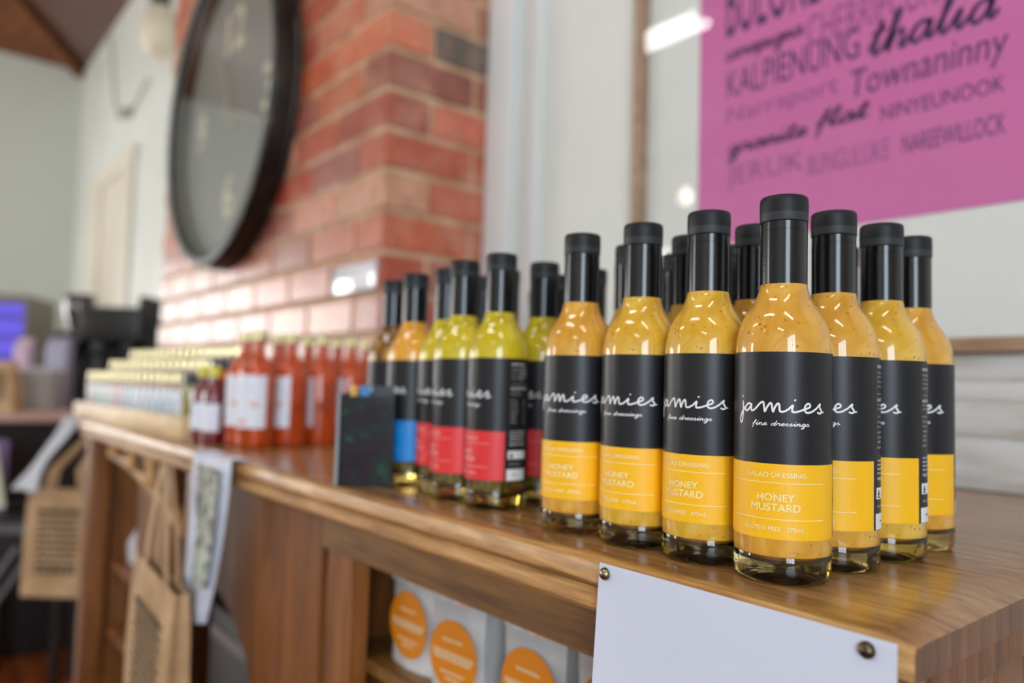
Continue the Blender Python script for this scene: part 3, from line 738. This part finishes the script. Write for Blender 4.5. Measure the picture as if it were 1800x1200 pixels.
sx = [(-1.265,.485,37,'orange chilli sauce bottle nearest the counter edge, big square white label facing out'), (-1.277,.549,5,'orange chilli sauce bottle in the front line, second from the left'),
      (-1.289,.613,-22,'orange chilli sauce bottle in the front line, third from the left'), (-1.298,.677,-22,'orange chilli sauce bottle at the right end of the front line'),
      (-1.329,.487,10,'orange chilli sauce bottle just left of the square-label one'), (-1.398,.521,10,'leftmost orange chilli sauce bottle, beside the yellow-capped small bottles'),
      (-1.3395,.5497,-30,'orange chilli sauce bottle in the second line, its cap right of the nearest one'), (-1.354,.615,-30,'orange chilli sauce bottle in the second line, cap left of the third front bottle'),
      (-1.362,.679,-30,'orange chilli sauce bottle in the second line, cap left of the right-end bottle'), (-1.362,.743,-30,'orange chilli sauce bottle farthest back by the chimney')]
for i, (x, y, t_, l) in enumerate(sx):
    o = sp if i == 0 else dup(sp, (0,0,0)); o.location = (x, y, ZC); o.rotation_euler = (0, 0, math.radians(t_)); tag(o, l, 'bottle', sg)
berry = dressing('berry_sauce', lin(70,8,14), lin(110,16,24), lin(140,40,40), False, 1.5)
yel = mat('yellow_cap', lin(216,204,60), .35); orc = mat('orange_cap', lin(250,110,30), .4)
s2 = sauce(.69, .019, berry, yel, .022, .070, 100)
tag(s2, 'small dark red sauce bottle with yellow cap, beside the end of the jar tray', 'bottle', 'small sauce bottles'); s2.location = (-1.427, .447, ZC)
s3 = dup(s2, (-1.362, .447, ZC)); tag(s3, 'small dark red sauce bottle with yellow cap, right against the chilli sauces', 'bottle', 'small sauce bottles')
s4 = sauce(.66, .018, berry, orc, .022, .070, 100); s4.location = (-1.395, .470, ZC); tag(s4, 'small sauce bottle with an orange cap between two yellow-capped ones', 'bottle', 'small sauce bottles')

# ------------------------------------------------------------------ jar tray and jars
TA = math.radians(2.4)
def trot(x, y):
    dx, dy = x+1.466, y-.50
    return (-1.466+dx*math.cos(TA)-dy*math.sin(TA), .50+dx*math.sin(TA)+dy*math.cos(TA))
tr = tag(empty('jar_tray', (*trot(-2.0, .50), ZC), TA), 'pale timber stepped tray holding rows of little jars', 'tray')
TX0, TX1 = -2.30, -1.466
mb = MB(); tx_ = lambda x: x+2.0
mb.box(tx_(TX0), tx_(TX1), -.078, -.066, 0, .042, bev=.001); mb.build('front_board', pale_wood, tr)
mb = MB(); mb.box(tx_(TX1-.012), tx_(TX1), -.0655, .07, 0, .042, bev=.001); mb.build('end_board', pale_wood, tr)
mb = MB(); mb.box(tx_(TX0), tx_(TX0+.012), -.0655, .07, 0, .042, bev=.001); mb.build('end_board', pale_wood, tr)
for k in range(3):
    mb = MB(); ya = (-.0655, -.0155, .0345)[k]; mb.box(tx_(TX0+.013), tx_(TX1-.013), ya, ya+.0495, 0, (.018,.048,.078)[k]); mb.build('step', pale_wood, tr, smooth=None)
lidm = mat('cream_gold_lid', lin(204,194,152), .22, metal=.9)
def jar(fill, lab, lid):
    root = empty('spice_jar')
    mb = MB(); mb.lathe([(0,.0005),(.016,0),(.0182,.003),(.0186,.075),(.017,.082),(.0155,.085),(0,.085)], 24); mb.build('glass_jar', fill, root, smooth=50)
    mb = MB(); wrap(mb, rect2d(-.0155, .0165, .012, .070, 10), .0189, 0); mb.build('label', lab, root, smooth=None)
    mb = MB(); mb.lathe([(.0158,.083),(.0172,.083),(.0176,.086),(.0176,.102),(.0165,.1045),(0,.105)], 24); mb.build('lid', lid, root, smooth=50)
    return root
fillm = mat('brown_spice', lin(120,72,52), .3, coat=1)
jars = [jar(fillm, mat('jar_label_%d' % i, c, .5), lidm) for i, c in enumerate([lin(226,226,224), lin(206,222,214), lin(228,206,214), lin(206,222,230), lin(222,228,236)])]
usedj = set(); rj = random.Random(11)
for row in range(3):
    for i in range(17):
        x = -1.523-i*.0455-(0 if row < 2 else 0)
        if row == 0 and i == 0: continue
        if row == 1 and i == 0: continue
        if row == 0: kk = (4, 3, 3, 4, 3, 2, 1, 1, 0)[min(i//2, 8)]
        else: kk = rj.randrange(5)
        if kk in usedj: o = dup(jars[kk], (0,0,0))
        else: o = jars[kk]; usedj.add(kk)
        o.location = (*trot(x, (.459, .510, .560)[row]), ZC+(.0181, .0481, .0781)[row]); o.rotation_euler = (0, 0, rj.uniform(1.0, 1.25))
        tag(o, ('small gold-lidded jar with pale label in the lowest front row of the pale tray', 'small gold-lidded jar in the middle row of the pale tray', 'small gold-lidded jar in the highest back row of the pale tray')[row], 'jar', ('jars in the front row', 'jars in the middle row', 'jars in the back row')[row])
for i in range(5):
    if i not in usedj:
        for c in list(jars[i].children): bpy.data.objects.remove(c)
        bpy.data.objects.remove(jars[i])
oj = jar(mat('olive_spread', lin(128,116,30), .25, coat=1), mat('olive_label', lin(140,130,60), .5), mat('dark_lid', lin(30,34,40), .4))
oj.location = (*trot(-1.523, .459), ZC+.0181); tag(oj, 'olive green jar with a black lid at the right end of the tray', 'jar')
tj = jar(mat('pale_spread', lin(190,190,170), .25, coat=1), mat('pale_jar_label', lin(206,214,206), .5), mat('slate_lid', lin(60,76,84), .4))
tj.location = (*trot(-1.523, .510), ZC+.0481); tag(tj, 'pale jar with a slate lid behind the olive jar', 'jar')

# ------------------------------------------------------------------ laminated sheet with pins
sh = tag(empty('laminated_sheet', (-.265, .383, ZC)), 'blank laminated white sheet pinned to the counter front below the nearest bottle', 'sheet')
def sheet_pt(u, v):       # u 0..1 left to right, v 0..1 downwards
    xl = -.3610+.265-.020*v; x = xl+(.1965+.018*v)*u
    z = -.0015-.0005*u-.297*v
    yb = -.0022-.0012*math.sin(PI*min(1, v*1.4))*math.sin(PI*u)+.0006*math.sin(5*u+6*v)*min(1, v*4)
    return (x, yb, z)
def closed(V, Fc, nu, nv, t):
    n = len(V); V += [(x, y+t, z+t*.3) for x, y, z in V]; w = nu+1
    for j in range(nv):
        for i in range(nu):
            a = j*w+i; Fc.append((a, a+w, a+w+1, a+1)); Fc.append((n+a, n+a+1, n+a+w+1, n+a+w))
    for i in range(nu): a = i; b = nv*w+i; Fc.append((a, a+1, n+a+1, n+a)); Fc.append((b, n+b, n+b+1, b+1))
    for j in range(nv): a = j*w; b = j*w+nu; Fc.append((a, n+a, n+a+w, a+w)); Fc.append((b, b+w, n+b+w, n+b))
V = []; Fc = []; NU, NV = 24, 30
for j in range(NV+1):
    for i in range(NU+1): V.append(sheet_pt(i/NU, j/NV))
closed(V, Fc, NU, NV, .0004)
lam = mat('laminate', lin(214,222,238), .22, coat=.6, coat_rough=.1)
v_ = coords(lam, (1,1,1)); bump(lam, noise(lam, v_, 18, 3), .25, .004)
o = mesh('paper', V, Fc, lam, sh, smooth=50)
pinm = mat('brass_pin', lin(150,140,110), .28, metal=1)
for (x, z, nm, mm_) in ((-.3555, -.0080, 'dome-headed pin at the upper left corner of the laminated sheet', pinm), (-.1790, -.0085, 'dark domed pin at the upper right corner of the laminated sheet', mat('tarnished_pin', lin(96,84,66), .35, metal=1))):
    mb = MB(); mb.lathe([(0,-.0038),(.0018,-.0035),(.0034,-.0024),(.0043,-.0008),(.0044,0),(0,0)], 24, axis='Y')
    p = mb.build('drawing_pin', mm_, None, smooth=60, loc=(x, .3805, ZC+z)); tag(p, nm, 'pin', 'drawing pins')

# ------------------------------------------------------------------ coffee bags on the shelf
bagm = mat('coffee_bag', lin(198,196,192), .45)
v_ = coords(bagm, (14,14,14)); lk(bagm, ramp(bagm, [(.35, lin(176,176,176)), (.6, lin(206,204,200))], noise(bagm, v_, 1.0)), bsdf(bagm).inputs['Base Color'])
floral = mat('floral_print', lin(200,180,176), .5)
v_ = coords(floral, (70,70,70)); lk(floral, ramp(floral, [(.38, lin(170,180,186)), (.5, lin(206,200,196)), (.6, lin(216,160,140)), (.7, lin(208,130,120))], noise(floral, v_, 1, 2)), bsdf(floral).inputs['Base Color'])
orange_m = mat('orange_disc', lin(214,128,14), .45); bag_ink = mat('bag_ink', lin(226,196,150), .5)
def coffee_bag():
    root = empty('coffee_bag'); mb = MB()
    w, dp, h = .0395, .030, .165; V = []; Fc = []; n = 10
    rings = []
    for j in range(n+1):
        v = j/n; z = v*h; t = dp*(1-.92*max(0, (v-.72)/.28)**1.5); ww = w*(1-.03*math.sin(v*6))
        ring = [(-ww, -t+.003), (-ww*.6, -t-.001), (0, -t-.003), (ww*.6, -t-.001), (ww, -t+.003), (ww*.93, 0), (ww, t-.003), (0, t+.002), (-ww, t-.003), (-ww*.93, 0)]
        rings.append([(x, y, z) for x, y in ring])
    for rg in rings: V += rg
    m = 10
    for j in range(n):
        for i in range(m): Fc.append((j*m+i, j*m+(i+1) % m, (j+1)*m+(i+1) % m, (j+1)*m+i))
    Fc += [tuple(range(m))[::-1], tuple(n*m+i for i in range(m))]
    mb.add(V, Fc, 0); mb.build('pouch', bagm, root, smooth=50)
    mb = MB(); disc = [(.036*math.cos(2*PI*k/40), .052+.036*math.sin(2*PI*k/40)) for k in range(40)]
    flat(mb, (disc, [tuple(range(40))]), -.0345, 0)
    for z, a, b in ((.066, -.016, .014), (.051, -.030, .030), (.047, -.028, .026), (.034, -.018, .018), (.028, -.010, .010)):
        x = a
        while x < b: flat(mb, rect2d(x, min(b, x+.0042), z, z+(.005 if z < .052 and z > .04 else .003)), -.0348, 1); x += .0056
    mb.build('badge', [orange_m, bag_ink], root, smooth=None)
    mb = MB(); flat(mb, rect2d(-.034, .020, .092, .125, 4), -.0343, 0); mb.build('floral_panel', floral, root, smooth=None)
    return root
cb = coffee_bag()
for i, (x, y, l) in enumerate(((-.722, .492, 'coffee bag at the left end of the shelf under the counter'), (-.636, .490, 'coffee bag second from the left on the shelf under the counter'), (-.520, .492, 'coffee bag right of the dark gap on the shelf under the counter'), (-.430, .50, 'coffee bag partly behind the laminated sheet'))):
    o = cb if i == 0 else dup(cb, (0,0,0)); o.location = (x, y, ZC-.1975); o.rotation_euler = (0, 0, math.radians((2, 6, 3, 12)[i])); tag(o, l, 'coffee bag', 'coffee bags on the shelf')
    for c in o.children:
        if c.name.startswith('badge'): c.location.z = (-.004, -.013, -.009, -.005)[i]

# ------------------------------------------------------------------ cloth and kraft bags hanging
tw_m = mat('tea_towel', lin(222,226,240), .8)
v_ = coords(tw_m, (16,16,16)); lk(tw_m, ramp(tw_m, [(.40, lin(206,210,226)), (.58, lin(228,232,244)), (.9, lin(236,238,246))], noise(tw_m, v_, 1, 2)), bsdf(tw_m).inputs['Base Color'])
tp = mat('towel_print', lin(190,190,176), .8)
v_ = coords(tp, (30,30,30)); lk(tp, ramp(tp, [(.36, lin(66,66,62)), (.47, lin(140,140,130)), (.56, lin(206,208,196)), (.63, lin(120,172,134)), (.70, lin(200,110,104))], noise(tp, v_, 1, 3, .6, .8)), bsdf(tp).inputs['Base Color'])
def cloth(name, fn, nu, nv, m, parent, thick=.0015):
    V = []; Fc = []
    for j in range(nv+1):
        for i in range(nu+1): V.append(fn(i/nu, j/nv))
    closed(V, Fc, nu, nv, thick)
    o = mesh(name, V, Fc, m, parent, smooth=50); return o
tt = tag(empty('tea_towel', (-1.125, .38, ZC)), 'white printed tea towel draped over the counter edge by the chilli sauces', 'tea towel')
def towel(u, v):
    w = .165-.07*v; x = -.085+.02*v*.3+(u)*w+.012*math.sin(v*3)
    if v < .12: return (x, .016-.026*(v/.12)-.003, .003+.001*math.sin(9*u))
    t = (v-.12)/.88; return (x, -.012-.004*math.sin(10*u+2*t)-.004*t, .003-.235*t-.02*t*(1-u))
cloth('cloth', towel, 16, 24, tw_m, tt)
def towel2(u, v):
    t = .10+v*.72; w = .165-.07*t; x = -.085+.012*math.sin(t*3)+.006*t+w*(.26+.66*u)
    tt_ = t; return (x, -.0185-.004*math.sin(10*(.3+.55*u)+2*t)-.004*t, -.012-.235*(tt_-.1))
cloth('printed_panel', towel2, 10, 16, tp, tt, .0008)
def kraft_bag(label, loc, rz, w, h, dp, drop, tilt=0, lines=9, ax=0):
    root = tag(empty('paper_bag', loc, rz), label, 'paper bag', 'kraft paper bags with black print')
    # local: hook at origin, bag hangs below; faces -Y
    mb = MB(); V = []
    z1, z0 = -drop, -drop-h
    for z, k in ((z1, .55), (z1-h*.15, .8), ((z0+z1)/2, 1), (z0+.01, 1), (z0, .95)):
        t = dp*k; V += [(-w/2, -t, z), (w/2, -t, z), (w/2-.004, -t*.1, z), (w/2, t, z), (-w/2, t, z), (-w/2+.004, -t*.1, z)]
    Fc = []
    for j in range(4):
        for i in range(6): Fc.append((j*6+i, j*6+(i+1) % 6, (j+1)*6+(i+1) % 6, (j+1)*6+i))
    Fc.append(tuple(24+i for i in range(6)))
    mb.add(V, Fc, 0)
    if tilt: mb.v = [(x, y, z+tilt*x) for x, y, z in mb.v]
    mb.build('bag_body', kraft, root, smooth=None)
    for s in (-1, 1):
        y = s*dp*.5; mb = MB(); a = w*.26
        pts = [(-a, y, z1-.01-tilt*a), (-a*.8, y*.9, z1+drop*.3), (-a*.35+ax*.8, y*.5, -.03), (ax, s*.005, -.002), (a*.35+ax*.8, y*.5, -.03), (a*.8, y*.9, z1+drop*.3), (a, y, z1-.01+tilt*a)]
        P = [Vector(p) for p in pts]
        Vv = []; ff = []
        for i, p in enumerate(P): Vv += [p+Vector((-.009, 0, 0)), p+Vector((.009, 0, 0)), p+Vector((.009, .0015, 0)), p+Vector((-.009, .0015, 0))]
        for i in range(len(P)-1):
            for q in range(4): ff.append((i*4+q, i*4+(q+1) % 4, i*4+4+(q+1) % 4, i*4+4+q))
        mb.add(Vv, ff, 0); mb.build('handle', kraft, root, smooth=None)
    rk = random.Random(2); mb = MB()
    top = z1-h*.22; step = h*.62/lines
    for i in range(lines):
        z = top-i*step; x = -w*.30; hh = step*(.85 if i in (0, lines-1) else .55)
        while x < w*.28:
            l = rk.uniform(.006, .022); zz = z+tilt*x; e = min(x+l, w*.30)
            yy = -dp*1.02-.001; mb.add([(x, yy, zz), (e, yy, zz+tilt*(e-x)), (e, yy, zz+hh), (x, yy, zz+hh)], [(0,1,2,3)], 0); x = e+.004
    mb.build('print', kraft_ink, root, smooth=None)
    return root
kraft_bag('kraft paper bag with black print hanging by long handles from the counter front', (-1.222, .334, ZC-.012), 0, .225, .30, .016, .165, -.09, 12)
kraft_bag('kraft paper bag with printed block hanging off the left end of the counter', (-2.388, .398, ZC-.028), math.radians(50), .185, .285, .03, .175, 0, 10, .085)
# slim white cloth hanging at the counter's left end
wt = tag(empty('white_cloth', (-2.245, .395, ZC)), 'twisted white cloth hanging from the left end of the counter', 'cloth')
def wcl(u, v):
    if v < .1: return (.06-.06*v*10+.0, (u-.5)*.035-.004, .004+.002*math.sin(8*u))
    t = (v-.1)/.9; w = .03+.03*t+.010*math.sin(7*t)
    return (-.012-.15*t+(u-.5)*w, -.020-.075*t+(u-.5)*w*.6+.008*math.sin(8*u+5*t), .003-.205*t)
cloth('cloth', wcl, 10, 20, mat('white_cloth', lin(226,230,232), .8), wt, .004)

# ------------------------------------------------------------------ things stored under the counter
def packet(loc, rz, label):
    root = tag(empty('paper_packet', loc, rz), label, 'packet', 'white packets under the counter'); mb = MB()
    mb.add([(-.06,-.03,0),(.06,-.03,0),(.06,.03,0),(-.06,.03,0),(-.058,-.034,.05),(.058,-.034,.05),(.058,.034,.05),(-.058,.034,.05),(-.05,-.006,.10),(.05,-.006,.10),(.05,.006,.10),(-.05,.006,.10)],
           [(0,3,2,1)]+[(i, (i+1) % 4, 4+(i+1) % 4, 4+i) for i in range(4)]+[(4+i, 4+(i+1) % 4, 8+(i+1) % 4, 8+i) for i in range(4)]+[(8,9,10,11)])
    mb.build('pouch', mat('white_packet', lin(196,200,206), .5), root, smooth=50); return root
packet((-2.02, .53, ZC-.3498), .2, 'white packet on the upper shelf behind the printed kraft bag'); packet((-2.02, .53, ZC-.5148), -.1, 'white packet on the lower shelf behind the printed kraft bag')
bc = tag(empty('black_crate', (-1.40, .62, 0)), 'black box with a grey strip under the counter, behind the arched panel', 'box')
mb = MB(); mb.box(-.20, .33, -.10, .25, .30, ZC-.33, bev=.004); mb.box(-.20, .33, -.10, .25, 0, .29, bev=.004); mb.build('box_body', mat('charcoal_box', lin(34,35,38), .5), bc)
mb = MB(); mb.box(-.20, .33, -.103, -.1005, ZC-.385, ZC-.365); mb.build('strip', mat('grey_strip', lin(120,120,122), .5), bc, smooth=None)

# ------------------------------------------------------------------ far left: side bench and what stands on it
sb = tag(empty('side_bench', (-4.40, .55, 0)), 'dark side bench beyond the left end of the counter', 'bench')
mb = MB(); mb.box(-1.1, 1.1, -.42, .50, ZC-.07, ZC-.035, bev=.004); mb.build('bench_top', mat('bench_laminate', lin(196,160,146), .4), sb)
mb = MB(); mb.box(-1.05, 1.02, -.36, .48, 0, ZC-.36, bev=.01); mb.box(-1.05, -1.00, -.36, .48, ZC-.36, ZC-.0705); mb.box(.97, 1.02, -.36, .48, ZC-.36, ZC-.0705); mb.box(-1.0, .97, .4, .48, ZC-.36, ZC-.0705)
mb.build('cabinet', black_plastic, sb)
mb = MB(); mb.box(-.99, .96, -.34, .38, ZC-.19, ZC-.17); mb.build('shelf', mat('dark_shelf', lin(64,44,32), .5), sb, smooth=None)
bt_z = ZC-.0345
# grinder: body, hopper, spout, base
def grinder(name, loc, rz, s, label):
    root = tag(empty(name, loc, rz), label, 'coffee grinder', 'black coffee grinders')
    mb = MB(); mb.box(-.09*s, .09*s, -.12*s, .12*s, 0, .05*s, bev=.01*s); mb.box(-.075*s, .075*s, -.01*s, .12*s, .05*s, .34*s, bev=.012*s); mb.box(-.08*s, .08*s, -.11*s, .12*s, .27*s, .40*s, bev=.015*s)
    mb.build('grinder_body', black_plastic, root)
    mb = MB(); mb.lathe([(.04*s,.40*s),(.05*s,.42*s),(.08*s,.52*s),(.08*s,.60*s),(.07*s,.615*s),(0,.615*s)], 32, (0,.03*s,0)); mb.build('hopper', mat('smoked_hopper', (.03,.022,.02), .15, coat=1), root, smooth=50)
    mb = MB(); mb.lathe([(0,.19*s),(.018*s,.19*s),(.026*s,.27*s),(0,.27*s)], 20, (0,-.07*s,0)); mb.build('spout', steel, root)
    return root
grinder('coffee_grinder', (-4.105, .680, bt_z), .9, .86, 'slim black coffee grinder at the far left of the brick chimney')
em = tag(empty('espresso_machine', (-3.93, .85, bt_z), .88), 'tall black espresso machine close to the brick chimney', 'espresso machine')
mb = MB(); mb.box(-.13, .13, .02, .20, .0, .34, bev=.01); mb.box(-.14, .14, -.14, .21, .30, .46, bev=.015); mb.box(-.13, .13, -.14, .02, 0, .06, bev=.006); mb.box(.09, .14, -.06, .16, .46, .52, bev=.01); mb.build('machine_body', black_plastic, em)
for x in (-.07, .06):
    mb = MB(); mb.lathe([(0,.24),(.026,.24),(.030,.30),(0,.30)], 24, (x,-.06,0)); mb.tube([(x,-.06,.25),(x,-.16,.24)], .011, 10); mb.build('group_head', black_plastic, em)
pk = tag(empty('drink_carton', (-3.93, .49, bt_z), .9), 'tall pinkish white carton in front of the left grinder', 'carton')
mb = MB(); mb.box(-.065, .0, -.035, .035, 0, .26, bev=.003); mb.add([(-.065,-.035,.26),(0,-.035,.26),(0,.035,.26),(-.065,.035,.26),(-.065,0,.30),(0,0,.30)], [(0,1,5,4),(2,3,4,5),(0,4,3),(1,2,5)]); mb.build('carton_body', mat('pink_carton', lin(214,188,204), .4), pk)
pk2 = tag(empty('drink_carton', (-3.86, .58, bt_z), .9), 'tall lilac grey carton beside the pinkish white one', 'carton')
mb = MB(); mb.box(-.04, .05, -.035, .035, 0, .27, bev=.003); mb.add([(-.04,-.035,.27),(.05,-.035,.27),(.05,.035,.27),(-.04,.035,.27),(-.04,0,.305),(.05,0,.305)], [(0,1,5,4),(2,3,4,5),(0,4,3),(1,2,5)]); mb.build('carton_body', mat('lilac_carton', lin(176,176,198), .4), pk2)
gb = tag(empty('plastic_tub', (-3.62, .46, bt_z)), 'translucent grey plastic tub left of the counter end', 'tub')
mb = MB(); mb.lathe([(0,0),(.085,0),(.10,.14),(.105,.15),(.098,.15),(.082,.006),(0,.006)], 32); mb.build('tub_body', mat('grey_plastic', lin(176,180,176), .35), gb)
mb = MB(); mb.lathe([(.10,.151),(.108,.151),(.108,.162),(.09,.170),(0,.172)], 32); mb.build('lid', mat('pale_lid', lin(206,210,212), .35), gb)
kb = tag(empty('paper_bag', (-3.36, .335, ZC-.0345), math.radians(48)), 'upright kraft paper bag cut off by the left edge of the photo', 'paper bag')
mb = MB(); mb.add([(-.10,-.03,0),(.06,-.03,0),(.06,.03,0),(-.10,.03,0),(-.09,-.012,.19),(.035,-.012,.19),(.035,.012,.19),(-.09,.012,.19)], [(0,3,2,1),(0,1,5,4),(1,2,6,5),(2,3,7,6),(3,0,4,7)]); mb.build('bag_body', kraft, kb, smooth=None)
mb = MB()
for i in range(5): mb.add([(-.07,-.0285+.0016*i+.0,.05+.022*i),(.02,-.0285+.0016*i,.05+.022*i),(.02,-.0283+.0016*i,.060+.022*i),(-.07,-.0283+.0016*i,.060+.022*i)], [(0,1,2,3)])
mb.build('print', kraft_ink, kb, smooth=None)
# purple-lit drinks fridge
fr = tag(empty('display_fridge', (-5.95, .50, 0), math.radians(62)), 'drinks display fridge with a glowing violet front at the far left', 'fridge')
mb = MB(); mb.box(-.35, .22, 0, .45, .95, ZC+.62, bev=.02); mb.box(-.35, .22, 0, .45, .0, .95, bev=.02); mb.build('fridge_body', mat('dark_bronze', lin(120,116,104), .5), fr)
mb = MB(); mb.box(-.32, .19, -.006, -.001, ZC+.12, ZC+.56); mb.build('lit_panel', mat('violet_light', lin(60,50,120), .3, emit=lin(104,92,230), estr=1.15), fr, smooth=None)
mb = MB()
for z in (.20, .33, .46): mb.box(-.32, .19, -.010, -.0062, ZC+z, ZC+z+.02)
mb.build('shelf_edge', mat('violet_shelf', lin(60,56,120), .4), fr, smooth=None)
# papers under the bench top
cd = tag(empty('menu_card', (-3.02, .29, ZC-.34), math.radians(48)), 'pale green card leaning at the far left below the bench', 'card')
mb = MB(); mb.box(-.075, .045, 0, .004, 0, .21, R=Matrix.Rotation(math.radians(-12), 4, 'Y')); mb.build('card', mat('pale_green', lin(200,206,176), .6), cd, smooth=None)
mz = tag(empty('magazine', (-3.06, .30, ZC-.36), math.radians(48)), 'purple magazine tucked behind the pale green card', 'magazine')
mb = MB(); mb.box(-.11, .03, .006, .012, 0, .245); mb.build('cover', mat('purple_cover', lin(120,98,140), .5), mz, smooth=None)
st = tag(empty('display_stand', (-3.05, .36, 0), math.radians(48)), 'black stand with grey rails holding the cards at the far left', 'stand')
mb = MB(); mb.box(-.16, .16, .02, .16, ZC-.62, ZC-.37, bev=.004); mb.build('stand_body', black_plastic, st)
for x, y in ((-.14,.04),(.14,.04),(-.14,.14),(.14,.14)):
    mb = MB(); mb.box(x-.012, x+.012, y-.012, y+.012, 0, ZC-.6205); mb.build('leg', black_plastic, st, smooth=None)
mb = MB(); mb.box(-.16, .16, -.006, .019, ZC-.43, ZC-.40); mb.build('rail', mat('grey_rail', lin(96,98,100), .5), st, smooth=None)
mb = MB(); mb.tube([(-.10,-.05,ZC-.70),(.03,-.02,ZC-.47)], .010, 10); mb.tube([(-.04,-.06,ZC-.70),(.09,-.02,ZC-.47)], .008, 10); mb.build('strut', mat('grey_rail', lin(96,98,100), .5), st)

# ------------------------------------------------------------------ lamps
tube_m = mat('tube_glow', (1,1,1), .5, emit=(1.0, .98, .95), estr=48)
def batten(x, y, label, z=ZC+2.48):
    root = tag(empty('ceiling_light', (x, y, z)), label, 'ceiling light', 'twin tube ceiling lights')
    mb = MB(); mb.box(-.62, .62, -.11, .11, .024, .06, bev=.004); mb.build('housing', trim_paint, root)
    for s in (-1, 1):
        mb = MB(); mb.tube([(-.59, s*.07, 0), (.59, s*.07, 0)], .019, 12); mb.build('tube', tube_m, root)
    for s in (-1, 1):
        mb = MB(); mb.tube([(s*.5, 0, .06), (s*.5, 0, 1.0)], .004, 6); mb.build('hanger', steel, root)
batten(-3.46, -1.72, 'twin tube light left of the middle, reflected in the poster glass')
batten(-1.0, -1.0, 'twin tube light above the customer side of the counter'); batten(1.0, -.45, 'twin tube light above the right end of the counter')
batten(1.3, -3.0, 'added unseen twin tube light in the right corner, for ambient fill')  # out-of-view batten added to raise the ambient light
def bulb(x, y, z, label, r=.05, e=30, top=1.9, c=(1,.86,.66)):
    root = tag(empty('pendant_lamp', (x, y, z)), label, 'lamp', 'pendant bulbs')
    mb = MB(); mb.lathe([(0,-r),(r*.5,-r*.87),(r*.87,-r*.5),(r,0),(r*.87,r*.5),(r*.5,r*.95),(r*.3,r*1.4),(0,r*1.4)], 24); mb.build('bulb', mat('bulb_%d' % e, (1,1,1), .5, emit=c, estr=e), root, smooth=60)
    mb = MB(); mb.tube([(0,0,r*1.4),(0,0,r*1.4+.06)], .02, 12); mb.tube([(0,0,r*1.4+.06),(0,0,top)], .003, 6); mb.build('cord', black_plastic, root)
bulb(-2.62, -1.26, ZC+1.20, 'warm bulb whose glint shows in the poster glass', .04, 40, 1.6)
bulb(-1.0, -1.7, ZC+1.30, 'warm bulb hanging in the middle of the shop', .04, 40, 1.6)
# cream shade by the back wall, and the bracket with cable above the door
sd = tag(empty('wall_lamp', (-4.22, 1.0, ZC+1.93)), 'cream globe lamp beside the top left of the chimney', 'lamp')
mb = MB(); mb.lathe([(0,-.13),(.05,-.12),(.085,-.07),(.095,0),(.085,.06),(.05,.14),(0,.15)], 32); mb.build('globe', mat('cream_glass', lin(228,220,196), .3), sd, smooth=60)
mb = MB(); mb.tube([(0,0,.14),(0,0,.30)], .05, 16); mb.tube([(0,0,.28),(0,.095,.28)], .02, 10); mb.build('fitting', black_plastic, sd)
cbm = mat('cable_grey', lin(150,152,150), .5)
cbk = tag(MB.build((lambda q: (q.tube([(-5.95,1.07,ZC+2.58),(-5.80,1.075,ZC+2.40),(-5.62,1.08,ZC+1.95),(-5.45,1.08,ZC+1.80),(-5.1,1.08,ZC+1.77),(-4.75,1.08,ZC+1.86)], .007, 8), q.box(-5.24,-5.16,1.04,1.098,ZC+1.75,ZC+1.80,bev=.01), q)[2])(MB()), 'wall_cable', cbm), 'grey cable looping down the white wall above the door', 'cable')
